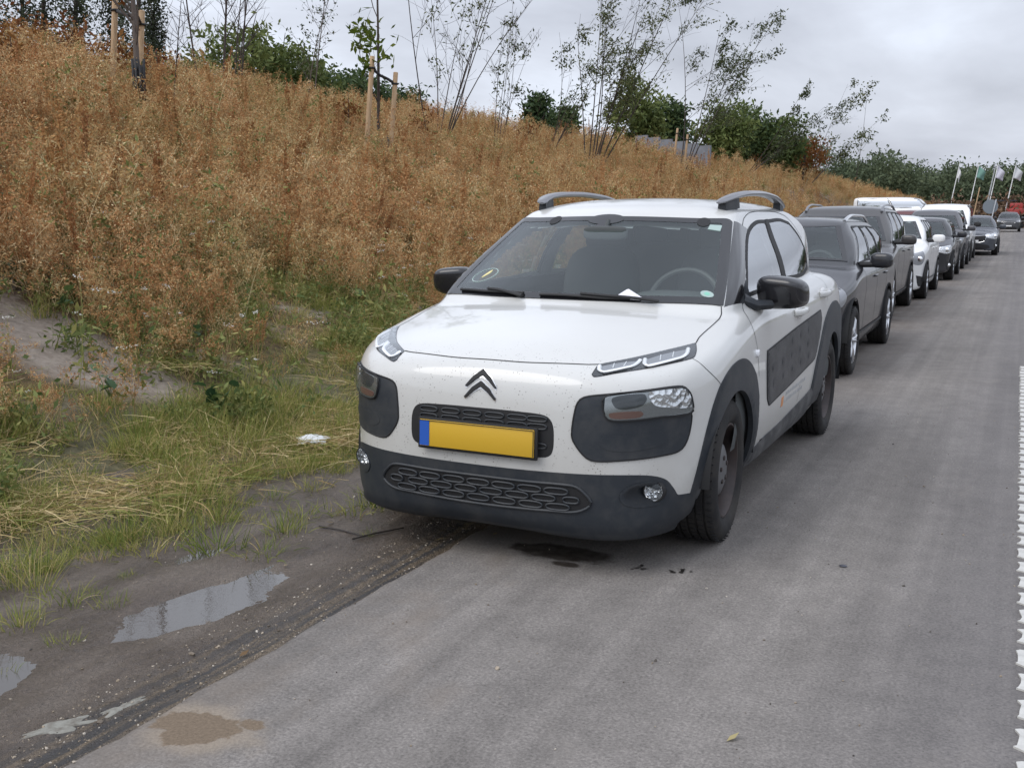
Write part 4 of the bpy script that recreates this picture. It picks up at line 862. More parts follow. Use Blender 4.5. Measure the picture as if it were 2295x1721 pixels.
for k in range(-12,42):
    y=-1.411+.1995*k; o=link('rib',ribs[k%6],None,line); o.location=(2.0+rng.uniform(-.004,.004),y,float(zr(y))+.002)
# --- stains and a small disc lying on the asphalt
def blob(c,rx,ry,seed,n=40,rough=.16):
    r=np.random.RandomState(seed); t=np.linspace(0,2*math.pi,n,endpoint=False); w=1+rough*sum(r.uniform(-1,1)*np.cos(k*t+r.uniform(0,6.3))/k**.6 for k in range(1,9)); return np.stack([c[0]+rx*w*np.cos(t),c[1]+ry*w*np.sin(t)],1)
def sheet(name,L,z,m,h=.0):
    n=len(L); c=L.mean(0); V=np.vstack([np.c_[L,np.full(n,z)],np.c_[c+(L-c)*.8,np.full(n,z+h)],[[*c,z+h]]]); Fs=[(i,(i+1)%n,n+(i+1)%n,n+i) for i in range(n)]+[(n+i,n+(i+1)%n,2*n) for i in range(n)]
    return tag(link(name,mkmesh(name,V,Fs),m),kind='structure')
sm_=mat('wet_sand',(.16,.12,.085),.55,0,.5); t=sm_.node_tree; v=oc(t); t.links.new(mixc(t,.5,ramp(t,nz(t,v,30,5),(.3,(.12,.09,.065)),(.7,(.20,.155,.11))),ramp(t,nz(t,v,240,2),(.3,gr(.25)),(.7,gr(.75))),'OVERLAY'),B_(sm_).inputs['Base Color']); t.links.new(bump(t,nz(t,v,180,3),.6,.006),B_(sm_).inputs['Normal'])
ds=mat('dry_sand',(.30,.255,.205),.9); t=ds.node_tree; v=oc(t); t.links.new(ramp(t,nz(t,v,60,4),(.3,(.22,.19,.16)),(.7,(.31,.265,.215))),B_(ds).inputs['Base Color'])
oil=mat('damp_asphalt',(.030,.027,.025),.30,0,.5)
for k in range(16):
    a=rng.uniform(0,6.3); d=rng.uniform(0,.06); c=(.775+.055*math.cos(a)*rng.random()+(.0 if k%2 else -.17),-.51+.05*math.sin(a)*rng.random()-(.0 if k%2 else .035)); sheet('damp_drip',blob(c,rng.uniform(.005,.012),rng.uniform(.004,.010),20+k,12),.003,oil)
sheet('small_disc',blob((1.36,-.14),.016,.016,50,20,.03),.004,mat('iron_disc',(.07,.07,.085),.5,.3),.002)  # small dark disc set on the asphalt, not a stain
cz=mat('cement_smear',(.36,.37,.33),.9); t=cz.node_tree; v=oc(t); t.links.new(ramp(t,nz(t,v,40,5),(.3,(.13,.115,.095)),(.6,(.24,.235,.205))),B_(cz).inputs['Base Color'])
def smear(c,rx,ry,seed,rot):
    L=blob((0,0),rx,ry,seed,90,.45); cs,sn=math.cos(rot),math.sin(rot); L=np.stack([L[:,0]*cs-L[:,1]*sn+c[0],L[:,0]*sn+L[:,1]*cs+c[1]],1); n=len(L); cc=L.mean(0)
    P=np.vstack([L,cc+(L-cc)*.66,cc+(L-cc)*.33,[cc]]); z=mudz(P[:,0],P[:,1])+.0025; z[:n]-=.006; Fs=[]
    for r_ in range(2): Fs+=[(r_*n+i,r_*n+(i+1)%n,(r_+1)*n+(i+1)%n,(r_+1)*n+i) for i in range(n)]
    Fs+=[(2*n+i,2*n+(i+1)%n,3*n) for i in range(n)]; return tag(link('cement_smear',mkmesh('cement_smear',np.c_[P,z],Fs),cz),kind='structure')
smear((-.400,-2.52),.035,.115,31,-.5); smear((-.345,-2.36),.022,.085,33,-.15)
# ---------------------------------------------------------------- the other vehicles
def spec(fo=.85,wb=2.65,ro=.8,hw=.88,H=1.48,zh=.80,cow=(.20,1.0),wst=(.95,1.38),roofend=(2.7,1.36),tail=(3.2,1.02),belt=.98,rad=.316,nose=.16,roofm=1.6,van=False,bot=.16):
    e=wb+ro
    side=[(-fo+.18,bot),(-fo+.05,bot+.06),(-fo,.38),(-fo-.005,.52),(-fo+.03,zh-.10),(-fo+.12,zh-.01),(-fo+.3,zh+.045),(cow[0]-.35,cow[1]-.065),(cow[0]-.05,cow[1]-.015),(cow[0]+.5,belt+.05),(1.5,belt+.06),(wb,belt+.07),(e-.22,belt+.04),(e-.05,.82),(e,.6),(e-.02,.4),(e-.14,.24),(wb*.5,bot+.02)]
    plan=[(0,-fo),(.30*hw/.88,-fo+.012),(.52*hw/.88,-fo+.06),(.70*hw/.88,-fo+nose+.03),(.80*hw/.88,-fo+nose+.20),(hw*.965,-fo+nose+.42),(hw*1.01,.1),(hw*1.012,wb*.5),(hw*1.005,wb*.95),(hw*.96,e-.25),(hw*.78,e-.05),(hw*.4,e),(0,e+.01)]
    front=[(0,bot-.02),(hw*.72,bot-.01),(hw*.90,bot+.05),(hw*.955,.32),(hw*.98,.48),(hw*.995,.64),(hw*1.012,belt-.17),(hw*.992,belt-.06),(hw*.92,belt+.05),(hw*.75,belt+.25),(0,belt+.4)]
    tw=.70 if not van else .80
    gside=[(cow[0]-.1,cow[1]-.10),(cow[0],cow[1]-.01),((cow[0]+wst[0])/2,(cow[1]+wst[1])/2+.02),wst,(wst[0]+.22,(wst[1]*.35+H*.65)),(roofm,H),((roofm+roofend[0])/2,H-.008),roofend,((roofend[0]+tail[0])/2+.03,(roofend[1]+tail[1])/2+.02),tail,(tail[0]-.05,.8),(1.5,.72),(cow[0]+.1,.72)]
    gplan=[(0,cow[0]-.28),(hw*.55,cow[0]-.2),(hw*.82,cow[0]+.05),(hw*.91,cow[0]+.45),(hw*.92,1.3),(hw*.89,wb*.8),(hw*.82,roofend[0]),(hw*.6,tail[0]),(0,tail[0]+.08)]
    gfront=[(0,.7),(hw*.90,.7),(hw*.925,belt-.06),(hw*.895,belt+.05),(hw*(.79+.06*van),(belt+H)/2+.02),(hw*(tw-.01),H-.12),(hw*(tw-.07),H-.055),(hw*.45,H-.018),(0,H+.004)]
    return dict(side=side,plan=plan,front=front,gside=gside,gplan=gplan,gfront=gfront,crown=.05,fcrown=.07,wsweep=.26 if not van else .2,rsweep=.10,rcrown=.01,k1=.08,k2=.09,k3=.05,k4=.09,ku=.03,_=dict(fo=fo,wb=wb,ro=ro,hw=hw,H=H,zh=zh,cow=cow,wst=wst,roofend=roofend,tail=tail,belt=belt,rad=rad))
def build_car(name,label,S,pm,loc,rz=0,cat='car',group='cars parked along the road',h=.034,rails=None,lamp=(26,52,-.20,-.05),grille='bar',alloy=True,plate='white',fog=False,mir_m=None,seats=True,twotone=None,rows=3,headc=None):
    car=empty(name,loc,rz,label,cat,group); F=Body(S,.02); d=S['_']; fo,wb,ro,hw,H,zh,cow,wst,roofend,tail,belt,rad=[d[k] for k in ('fo','wb','ro','hw','H','zh','cow','wst','roofend','tail','belt','rad')]; e=wb+ro
    pw=Proj(F,(0,.5,-.86) if wst[0]-cow[0]>.5 else (0,.8,-.6)); psg=Proj(F,(-.95,0,-.31)); psgm=Proj(F,(.95,0,-.31)); pc=Proj(F,cyl=.25,rc=.8); ps=Proj(F,(-1,0,0))
    mx_=lambda pts: pts+[(-p[0],)+tuple(p[1:]) for p in pts[::-1] if abs(p[0])>1e-6]
    sw=S['wsweep']; yb=cow[0]; wbx=hw*.80; wtx=hw*.60
    Lws=outline(pw,mx_([(0,wst[0]-.06,wst[1]-.03),(wtx*.7,wst[0]-.05+sw*(wtx*.7)**2,wst[1]-.035),(wtx,wst[0]-.03+sw*wtx**2,wst[1]-.04,1),(wbx,yb+.05+sw*wbx**2,cow[1]+.02,1),(wbx*.5,yb+.07+sw*(wbx*.5)**2,cow[1]+.03),(0,yb+.07,cow[1]+.035)]))
    zb=belt+.055; ztp=H-.105; yA=cow[0]+.36; yT=wst[0]+.20; yR=roofend[0]-.02; yE=tail[0]-.30
    nb=rows; ypil=[yA+(yE-yA)*k/nb for k in range(nb+1)]
    tp=[yT+(yR-.12-yT)*k/nb for k in range(nb+1)]
    wins=[]
    for k in range(nb):
        a,b=ypil[k]+.03,ypil[k+1]-.03; a2,b2=tp[k]+.03,tp[k+1]-.03
        wins.append([(hw*.9,a,zb,1),(hw*.8,(a*.5+a2*.5),(zb+ztp)/2),(hw*.68,a2,ztp,1),(hw*.68,b2,ztp-(.02 if k==nb-1 else 0),1),(hw*.8,(b+b2)/2+(.03 if k==nb-1 else 0),(zb+ztp)/2),(hw*.9,b,zb+(.03 if k==nb-1 else 0),1)])
    Lw=[outline(psg,q) for q in wins]
    P,Q,Nn=lattice(F,(-hw-.1,-fo-.1,.06),(hw+.1,e+.15,H+.1),h); cen=P[Q].mean(1)
    keep=facekeep(P,Q,Nn,[(pw,Lws,.04)]+[(psg,L,.035) for L in Lw]+[(psgm,L*(-1,1),.035) for L in Lw])
    for yc in (0,wb): keep&=~((np.abs(cen[:,0])>.5)&((cen[:,1]-yc)**2+(cen[:,2]-rad)**2<(rad+.055)**2))
    keep&=~((cen[:,2]<.28)&(Nn[Q].mean(1)[:,2]<-.7))
    if twotone is not None:
        mm=keep&(cen[:,2]<twotone[0])&(cen[:,1]<twotone[1]); a=compact(P,Q,Nn,mm); link('front_bumper',mkmesh('front_bumper',a[0],a[1],True,a[2]),M['clad'],car); keep&=~mm
    a=compact(P,Q,Nn,keep); body=link('body',mkmesh('body',a[0],a[1],True,a[2]),pm,car)
    Pi,Qi=surfnet(F,(-hw-.05,-.2,.3),(hw+.05,e,H+.05),.06,-.05); Ni=grad(F,Pi,.03); ki=facekeep(Pi,Qi,Ni,[(pw,Lws,.03)]+[(psg,L,.02) for L in Lw]+[(psgm,L*(-1,1),.02) for L in Lw]); ki&=(Pi[Qi].mean(1)[:,1]>.15)&(Pi[Qi].mean(1)[:,2]>.35)
    a=compact(Pi,Qi,Ni,ki); link('cabin_lining',mkmesh('cabin_lining',a[0],a[1][:,::-1]),M['inner'],car)
    ws=padd('windscreen',panel(pw,Lws,.003,0,.004,.06),M['wsglass'],car)
    sh=lambda L,i: L+(L.mean(0)-L)/np.linalg.norm(L-L.mean(0),axis=1,keepdims=True)*i
    padd('glass_border',panel(pw,Lws,.005,0,.012,.05,holes=[resamp(sh(Lws,.055),.03)]),M['frit'],ws)
    for mr in (False,True):
        for L in Lw:
            g=padd('side_window',panel(psg,L,.003,0,.004,.07),M['sglass'],car,mr); padd('window_seal',panel(psg,L,.006,0,.014,.05,holes=[resamp(sh(L,.03),.03)]),M['black'],g,mr)
    # front lamps, grilles, plate
    a0,a1,z0,z1=lamp; cy=lambda t,z: (math.sin(R(t)),.25-math.cos(R(t)),z)
    hl=[cy(a0,zh+z0+.05)+(1,),cy(a0+1,zh+z1-.02),cy((a0+a1)/2,zh+z1+.015),cy(a1,zh+z1+.045)+(1,),cy(a1+3,zh+(z0+z1)/2+.02),cy(a1-3,zh+z0+.02),cy((a0+a1)/2,zh+z0)]
    for mr in (False,True):
        b=padd('headlamp',panel(pc,outline(pc,hl),.006,.01,.006,.03),headc or M['segm'],car,mr)
        sg=-1 if mr else 1; q=pc.to3(pc.to2([cy(a0*.42+a1*.58,zh+(z0+z1)/2+.01)])); c=(q[0][0]+q[1][0]*.012)*(sg,1,1)
        MB().sell(c,(.105,.05,.10),1).build('lamp_bowl',M['refl'],b)
        if not mr: pass
        if fog:
            q=pc.to3(pc.to2([cy(46,.36)])); c=(q[0][0]+q[1][0]*.008)*(sg,1,1); MB().sell(c,(.10,.04,.085),1).build('fog_lamp',M['lampfac'],car)
    gl_=[cy(0,zh-.13),cy(14,zh-.13),cy(24,zh-.12),cy(23,zh-.21),cy(12,zh-.235),cy(0,zh-.24)] if grille=='bar' else [cy(0,zh-.10),cy(14,zh-.10),cy(24,zh-.09),cy(22,zh-.28),cy(12,zh-.34),cy(0,zh-.35)]
    gg=padd('grille',panel(pc,outline(pc,mx_(gl_)),.006,.008,.006,.04),M['black'],car); P3=spath(pc,mx_(gl_),.010,closed=True,h=.03); MB().tube(P3,.010,6,closed=True).build('grille_frame',M['chrome'],gg)
    lo=[cy(0,.40),cy(22,.40),cy(30,.36),cy(32,.27),cy(20,.23),cy(0,.225)]; padd('lower_intake',panel(pc,outline(pc,mx_(lo)),.006,.01,.006,.04),M['black'],car)
    for mr in (False,True):
        sd=[cy(40,.44)+(1,),cy(56,.40)+(1,),cy(54,.27),cy(44,.25)]; padd('side_intake',panel(pc,outline(pc,sd),.005,.01,.005,.04),M['black'],car,mr)
    MB().box((0,-fo-.012,.50 if grille!='bar' else .47),(.52,.012,.11),bev=.003).build('number_plate',M['plw'] if plate=='white' else M['yellow'],car)
    # mirrors, handles, rails, wheels
    mm=mir_m or pm
    for s in (1,-1):
        ym=cow[0]+.52; mb=MB().sell((s*(hw+.10),ym,belt+.075),(.22,.13,.15),.6,18,10,rz=-s*.2); o=mb.build('door_mirror',mm,car); MB().tube([(s*hw*.88,ym-.04,belt+.03),(s*(hw+.06),ym,belt+.035)],.032,6).build('mirror_arm',M['black'],o)
        for yh in ((ypil[1]-.14),(ypil[2]-.14 if nb>=2 else e-1)):
            q=ps.to3(ps.to2([(hw,yh,belt-.10)]))[0][0]; MB().sell((s*(q[0]+.012),yh,belt-.10),(.03,.20,.028),.6,10,6).build('door_handle',pm,car)
        for yd,top in ((yA+.02,belt),(ypil[1],belt),(ypil[2] if nb>2 else wb-.30,belt)):
            V_,F_,N2=seam(ps,[(hw,yd,belt-.02),(hw,yd,.62),(hw,yd+.02,.36)],.009,.002); padd('shut_line',(V_,F_,N2),M['seam'],body,s<0)
        V_,F_,N2=seam(ps,[(hw,.42,.335),(hw,wb*.5,.34),(hw,wb-.45,.345)],.03,.006); padd('sill_strip',(V_,F_,N2),M['clad'],body,s<0)
        if rails:
            rx=hw*.62; ya,yb2=wst[0]+.16,roofend[0]-.12; P3=[]
            for u in np.linspace(0,1,14):
                y=ya+(yb2-ya)*u; zz=march(F,np.array([[rx,y,H+.6]]),np.array([[0,0,-1.]]))[0,2]; P3.append((s*rx,y,zz+.012+.045*min(1,4*u,4*(1-u))))
            MB().tube(P3,.020,8,flat=.8).build('roof_rail',rails,car)
    for y0 in (0,wb):
        for s in (1,-1): wheel(car,s*(hw-.105),y0,rad,s,rad,.215,rad-.105,'alloy' if alloy else 'steel',0,5); wheelwell(car,y0,rad+.01,rad+.065,.5,hw-.012,s)
    MB().box((0,wb/2,.24),(hw*1.4,wb+.9,.10)).build('underbody',M['black'],car,False)
    mb=MB().sell((0,cow[0]+.42,belt-.06),(hw*1.6,.55,.20),.45); mb.build('dashboard',M['inner'],car)
    if seats:
        for sx in (.36,-.36):
            st=MB(); st.sell((sx,1.42,.80),(.46,.2,.75),.55,tilt=-.2); st.sell((sx,1.52,H-.24),(.27,.12,.20),.6); st.build('seat',M['seat'],car)
        t_=np.linspace(0,2*math.pi,21)[:-1]; MB().tube([(.37+.18*math.cos(k),.88+.18*math.sin(k)*.4,belt-.02+.17*math.sin(k)) for k in t_],.016,6,closed=True,upv=(0,1,0)).build('steering_wheel',M['inner'],car)
    pr_=Proj(F,(0,-.8,-.6)); rw=mx_([(0,tail[0]-.1,roofend[1]-.06),(hw*.5,tail[0]-.12,roofend[1]-.07),(hw*.6,tail[0]-.06,belt+.1),(0,tail[0],belt+.08)]); padd('rear_window',panel(pr_,outline(pr_,rw),.004,0,.006,.06),M['frit'],car)
    pb=Proj(F,(-.25,-.97,0))
    for mr in (False,True): padd('tail_lamp',panel(pb,outline(pb,[(hw*.9,e-.2,.72,1),(hw*.92,e-.2,.90,1),(hw*.6,e-.1,.92,1),(hw*.6,e-.1,.75,1)]),.006,.01,.006,.04),M['tailr'],car,mr)
    return car
M['sglass']=glass('side_glass',(.45,.50,.50),.015,1.6,.04,film=.62); M['plw']=mat('plate_white',(.7,.7,.7),.5); M['tailr']=mat('tail_red2',(.28,.01,.01),.15)
cpt=lambda n,c,met=.0,r=.25: paint(n,c,amount=.10,rough=r,metal=met,coat=.55,spec=.25)
pg1=cpt('grey_metallic',(.026,.027,.031)); pg2=cpt('brown_grey',(.048,.046,.046)); pw2=cpt('white_b',(.78,.78,.77),0); pdk=cpt('charcoal',(.026,.027,.032)); psi=cpt('silver_grey',(.07,.07,.077)); pbl=cpt('slate_blue',(.060,.066,.080)); prd=cpt('dark_red',(.10,.012,.012)); pdb=cpt('dark_blue_grey',(.05,.053,.058))
za=lambda y: float(zr(y))
W1=dict(fo=.80,wb=2.76,ro=1.02,hw=.885,H=1.46,zh=.80,cow=(.34,1.0),wst=(1.12,1.375),roofend=(3.15,1.36),tail=(3.62,1.02),belt=.95,roofm=1.75)
build_car('estate_car','dark grey estate car with silver roof rails, bumper to the grey padded white hatchback',spec(**W1),pg1,(-.275,5.53,za(5.5)),h=.024,rails=M['chrome'],grille='big',lamp=(28,54,-.17,-.02),headc=M['segm'])
W2=dict(fo=.90,wb=2.75,ro=.85,hw=.915,H=1.655,zh=.93,cow=(.20,1.10),wst=(.92,1.50),roofend=(3.0,1.53),tail=(3.45,1.15),belt=1.06,rad=.345,roofm=1.6,bot=.2)
build_car('family_car','tall brownish grey family car with roof rails between the estate car and a white hatchback',spec(**W2),pg2,(-.575,11.35,za(11.3)),h=.030,rails=M['railm'],grille='big',lamp=(28,54,-.2,-.06))
W3=dict(fo=.80,wb=2.57,ro=.65,hw=.86,H=1.52,zh=.86,cow=(.12,1.05),wst=(.82,1.41),roofend=(2.6,1.40),tail=(3.0,1.05),belt=1.0,roofm=1.45)
build_car('hatchback_car','small white hatchback with white mirrors, between tall family car and charcoal hatchback',spec(**W3),pw2,(-.395,15.86,za(15.9)),h=.030,lamp=(30,52,-.24,-.04),fog=False)
W4=dict(fo=.80,wb=2.57,ro=.67,hw=.86,H=1.46,zh=.82,cow=(.15,1.0),wst=(.88,1.36),roofend=(2.65,1.34),tail=(3.05,1.0),belt=.97,roofm=1.5)
build_car('hatchback_car','charcoal hatchback with round fog lamps parked behind the small white hatchback',spec(**W4),pdk,(-.28,21.9,za(21.9)),h=.034,fog=True,grille='bar',headc=M['lampfac'])
W5=dict(fo=.86,wb=2.68,ro=.75,hw=.90,H=1.66,zh=.90,cow=(.05,1.08),wst=(.80,1.50),roofend=(2.85,1.52),tail=(3.3,1.1),belt=1.04,rad=.325,roofm=1.5)
build_car('minivan','grey tall people carrier between the charcoal hatchback and the white delivery van',spec(**W5),psi,(-.33,27.3,za(27.3)),h=.045,fog=False)
W6=dict(fo=.85,wb=2.73,ro=.85,hw=.91,H=1.86,zh=.98,cow=(-.02,1.14),wst=(.55,1.66),roofend=(3.40,1.80),tail=(3.56,1.2),belt=1.10,rad=.325,roofm=1.6,van=True)
van=build_car('delivery_van','white delivery van with black mirrors and dark grey bumper in the parked row','' or spec(**W6),pw2,(-.36,32.2,za(32.2)),h=.05,cat='van',mir_m=M['black'],twotone=(.72,-.45),alloy=False,headc=M['lampfac'])
W7=dict(fo=.90,wb=2.77,ro=1.05,hw=.905,H=1.47,zh=.80,cow=(.30,.99),wst=(1.10,1.37),roofend=(2.9,1.36),tail=(3.5,1.02),belt=.96,roofm=1.8)
build_car('estate_car','slate blue estate car with swept headlamps, parked beyond the white delivery van',spec(**W7),pbl,(.32,37.9,za(37.9)),h=.04,lamp=(24,56,-.20,-.02),headc=M['lampfac'],fog=True,grille='big')
build_car('saloon_car','white car mostly hidden behind the slate blue estate car',spec(**W4),pw2,(-.30,45.2,za(45.2)),h=.07,seats=False,group='cars parked along the road')
W9=dict(fo=.88,wb=2.65,ro=.80,hw=.91,H=1.60,zh=.92,cow=(.15,1.08),wst=(.88,1.45),roofend=(2.8,1.46),tail=(3.25,1.1),belt=1.04,rad=.34,roofm=1.5,bot=.2)
build_car('suv_car','dark blue grey sport utility car standing alone in the road near the round sign',spec(**W9),pdb,(1.02,89.0,za(89)),h=.07,seats=False,group='cars parked along the road',lamp=(28,52,-.18,-.05))
build_car('camper_van','white high roofed van parked crosswise on the verge behind the row',spec(**{**W6,'H':2.2,'wb':3.1,'roofend':(3.8,2.13),'tail':(3.95,1.3),'wst':(.62,1.95),'belt':1.62}),pw2,(-1.75,50.2,za(50)+.08),rz=R(90),rows=2,h=.07,cat='van',seats=False,alloy=False,group='vehicles on the verge')
build_car('hatchback_car','dark red hatchback parked on the verge beside the row',spec(**{**W3,'H':1.58}),prd,(-2.15,39.2,za(39)+.08),h=.07,seats=False,group='vehicles on the verge')
# ---------------------------------------------------------------- plants
RS=np.random.RandomState
def leafmat(name,cols,rough=.7,trans=.25,spec=.25,var=.35,patch=None):
    """cols: ramp over the per-leaf random value; each copied plant shifts a little"""
    m=bpy.data.materials.new(name); m.use_nodes=True; t=m.node_tree; b=B_(m); a=N_(t,'ShaderNodeAttribute'); a.attribute_name='rnd'; oi=N_(t,'ShaderNodeObjectInfo')
    f=mth(t,'ADD',mth(t,'MULTIPLY',a.outputs['Fac'],1-var),mth(t,'MULTIPLY',oi.outputs['Random'],var)); n=len(cols)
    c=ramp(t,f,*[(.08+.84*i/(n-1),c) for i,c in enumerate(cols)])
    if patch is not None:   # stands of greyer, greener plants between the rusty ones
        pn=nz(t,scl(t,oi.outputs['Location'],(.55,.55,0)),1,3,.6); c=mixc(t,mth(t,'MULTIPLY',ramp(t,pn,(.42,gr(0)),(.62,gr(1))),.38),c,patch,'MULTIPLY')
    t.links.new(c,b.inputs['Base Color']); b.inputs['Roughness'].default_value=rough; b.inputs['Specular IOR Level'].default_value=spec
    if trans>0:
        o=t.nodes['Material Output']; tl=N_(t,'ShaderNodeBsdfTranslucent'); t.links.new(c,tl.inputs[0]); mi=N_(t,'ShaderNodeMixShader'); mi.inputs[0].default_value=trans; t.links.new(b.outputs[0],mi.inputs[1]); t.links.new(tl.outputs[0],mi.inputs[2]); t.links.new(mi.outputs[0],o.inputs[0])
    return m
class Q4:
    """collects loose quads and ribbons with one material index and random value each"""
    def __init__(s): s.q=[]; s.m=[]; s.r=[]
    def quads(s,A,mi,r):
        A=np.asarray(A,float).reshape(-1,4,3); s.q.append(A); s.m.append(np.full(len(A),mi)); s.r.append(np.broadcast_to(r,(len(A),)).astype(float))
    def ribbon(s,P,w0,w1,mi,r,rs):
        P=np.asarray(P,float); n=len(P); d=rs.normal(size=3); T=np.gradient(P,axis=0); S=np.cross(T,d); S/=np.linalg.norm(S,axis=1,keepdims=True)+1e-9; w=np.linspace(w0,w1,n)[:,None]*.5
        A=P+S*w; B=P-S*w; s.quads(np.stack([A[:-1],B[:-1],B[1:],A[1:]],1),mi,r)
    def bits(s,C,size,mi,rs,asp=1.0,r=None,N=None):
        """small randomly turned quads at points C"""
        C=np.asarray(C,float); n=len(C); a=rs.normal(size=(n,3)) if N is None else N+rs.normal(size=(n,3))*.5; b=rs.normal(size=(n,3)); a/=np.linalg.norm(a,axis=1,keepdims=True); b=np.cross(a,b); b/=np.linalg.norm(b,axis=1,keepdims=True)+1e-9; c=np.cross(a,b)
        z=(np.broadcast_to(size,(n,))*rs.uniform(.7,1.3,n))[:,None]*.5; b=b*z*asp; c=c*z
        s.quads(np.stack([C-b*.9,C-c*.55+b*.1,C+b,C+c*.55+b*.1],1),mi,rs.rand(n) if r is None else r)
    def mesh(s,name,mats):
        A=np.concatenate(s.q); n=len(A); me=mkmesh(name,A.reshape(-1,3),np.arange(n*4).reshape(n,4),False,None,None)
        for m in mats: me.materials.append(m)
        k=len(me.polygons); me.polygons.foreach_set('material_index',np.concatenate(s.m).astype(np.int32)[:k])
        at=me.attributes.new('rnd','FLOAT','FACE'); at.data.foreach_set('value',np.concatenate(s.r).astype(f32)[:k]); return me
L_={}
L_['stem']=leafmat('dry_stem',[(.25,.15,.068),(.46,.31,.15),(.68,.55,.33)],.85,.1,patch=(.78,.98,.80))
L_['seed']=leafmat('rust_seed',[(.25,.108,.046),(.48,.232,.098),(.62,.385,.18),(.72,.59,.36)],.9,.25,patch=(.72,.98,.80))
L_['straw']=leafmat('straw',[(.30,.205,.095),(.50,.375,.18),(.64,.52,.30)],.8,.2)
L_['olive']=leafmat('olive_leaf',[(.085,.128,.038),(.19,.215,.068),(.34,.315,.11)],.7,.25)
L_['grass']=leafmat('green_grass',[(.10,.155,.034),(.21,.255,.058),(.35,.345,.098),(.50,.41,.17)],.6,.3)
L_['dark']=leafmat('broad_leaf',[(.032,.072,.030),(.065,.125,.048),(.16,.22,.06)],.5,.25,.4)
L_['flower']=leafmat('white_flower',[(.55,.53,.48),(.75,.73,.68)],.8,.2)
L_['yflower']=leafmat('yellow_flower',[(.55,.36,.03),(.65,.48,.05)],.8,.2)
def curve3(p,d,L,n,rs,bend=.25,grav=0.0):
    P=[np.array(p,float)]; d=np.array(d,float); d/=np.linalg.norm(d); w=rs.normal(size=3)*bend
    for i in range(n): d=d+w/n+np.array([0,0,-grav/n]); d/=np.linalg.norm(d); P.append(P[-1]+d*L/n)
    return np.array(P)
def weed(seed,h=.95,olive=0.0,spread=.20,stems=4,rich=1.0):
    rs=RS(seed); q=Q4()
    for s in range(stems):
        a=rs.uniform(0,6.28); b=np.array([math.cos(a),math.sin(a),0])*rs.uniform(0,spread); H=h*rs.uniform(.65,1.12)
        P=curve3(b-np.array([0,0,.05]),(b[0]*.6+rs.normal()*.10,b[1]*.6+rs.normal()*.10,1),H,5,rs,.22); q.ribbon(P,.010,.005,0,rs.rand(),rs)
        nb=int(11*rich)
        for k in range(nb):
            u=rs.uniform(.22,1.0); i=min(int(u*5),4); p0=P[i]+(P[i+1]-P[i])*(u*5-i); a=rs.uniform(0,6.28); L=(.30-.18*u)*rs.uniform(.6,1.3)*h
            B=curve3(p0,(math.cos(a)*.8,math.sin(a)*.8,.85),L,3,rs,.35); q.ribbon(B,.006,.003,0,rs.rand(),rs)
            for j in range(3):
                v=rs.uniform(.2,1); p1=B[0]+(B[-1]-B[0])*v; a2=rs.uniform(0,6.28); tw=curve3(p1,(math.cos(a2),math.sin(a2),.9),.09*h,2,rs,.2); q.ribbon(tw,.004,.002,0,rs.rand(),rs)
                q.bits(tw[-1]+rs.normal(size=(3,3))*.016,.023,1,rs,1.4)
            q.bits(B[-1]+rs.normal(size=(4,3))*.020,.026,1,rs,1.5)
            if rs.rand()<olive: q.bits(p0+rs.normal(size=(5,3))*.05,.045,2,rs,1.5)
    return q.mesh('weed',[L_['stem'],L_['seed'],L_['olive']])
def tallgrass(seed,h=.9,n=26,mi=0,lean=.35,w=.004,plume=True,base=.10):
    rs=RS(seed); q=Q4()
    for k in range(n):
        a=rs.uniform(0,6.28); b=np.array([math.cos(a),math.sin(a),0])*rs.uniform(0,base); H=h*rs.uniform(.5,1.15)
        P=curve3(b-np.array([0,0,.03]),(rs.normal()*lean*.5,rs.normal()*lean*.5,1),H,6,rs,.3,rs.uniform(.1,.9)*lean*1.6); q.ribbon(P,w,w*.3,mi,rs.rand(),rs)
        if plume and rs.rand()<.5: q.bits(P[-1]+(P[-2]-P[-1])*rs.uniform(0,1.2,(7,1))+rs.normal(size=(7,3))*.006,.016,1,rs,1.8)
    return q.mesh('tall_grass',[L_['straw'],L_['seed'],L_['grass']])
def tuft(seed,h=.2,n=60,base=.06,green=1.0,lean=.7,w=.0045):
    rs=RS(seed); q=Q4()
    for k in range(n):
        a=rs.uniform(0,6.28); b=np.array([math.cos(a),math.sin(a),0])*rs.uniform(0,base)**.8; H=h*rs.uniform(.4,1.15)
        P=curve3(b-np.array([0,0,.01]),(math.cos(a)*lean*rs.rand()+rs.normal()*.15,math.sin(a)*lean*rs.rand()+rs.normal()*.15,1),H,4,rs,.25,rs.uniform(.2,1.3)*lean); q.ribbon(P,w,w*.25,0 if rs.rand()<green else 1,rs.rand(),rs)
    return q.mesh('grass_tuft',[L_['grass'],L_['straw']])
def mat_straw(seed,n=46,L=.36,R0=.28,z=.05):
    rs=RS(seed); q=Q4(); a0=rs.uniform(0,6.28)
    for k in range(n):
        a=a0+rs.normal()*.7; p=np.r_[rs.normal(size=2)*R0*.5,rs.uniform(.0,z)]; P=curve3(p,(math.cos(a),math.sin(a),rs.uniform(-.05,.4)),L*rs.uniform(.5,1.2),4,rs,.4,.35); P[:,2]=np.maximum(P[:,2],.004); q.ribbon(P,.0045,.002,0 if rs.rand()<.75 else 1,rs.rand(),rs)
    return q.mesh('straw_mat',[L_['straw'],L_['grass']])
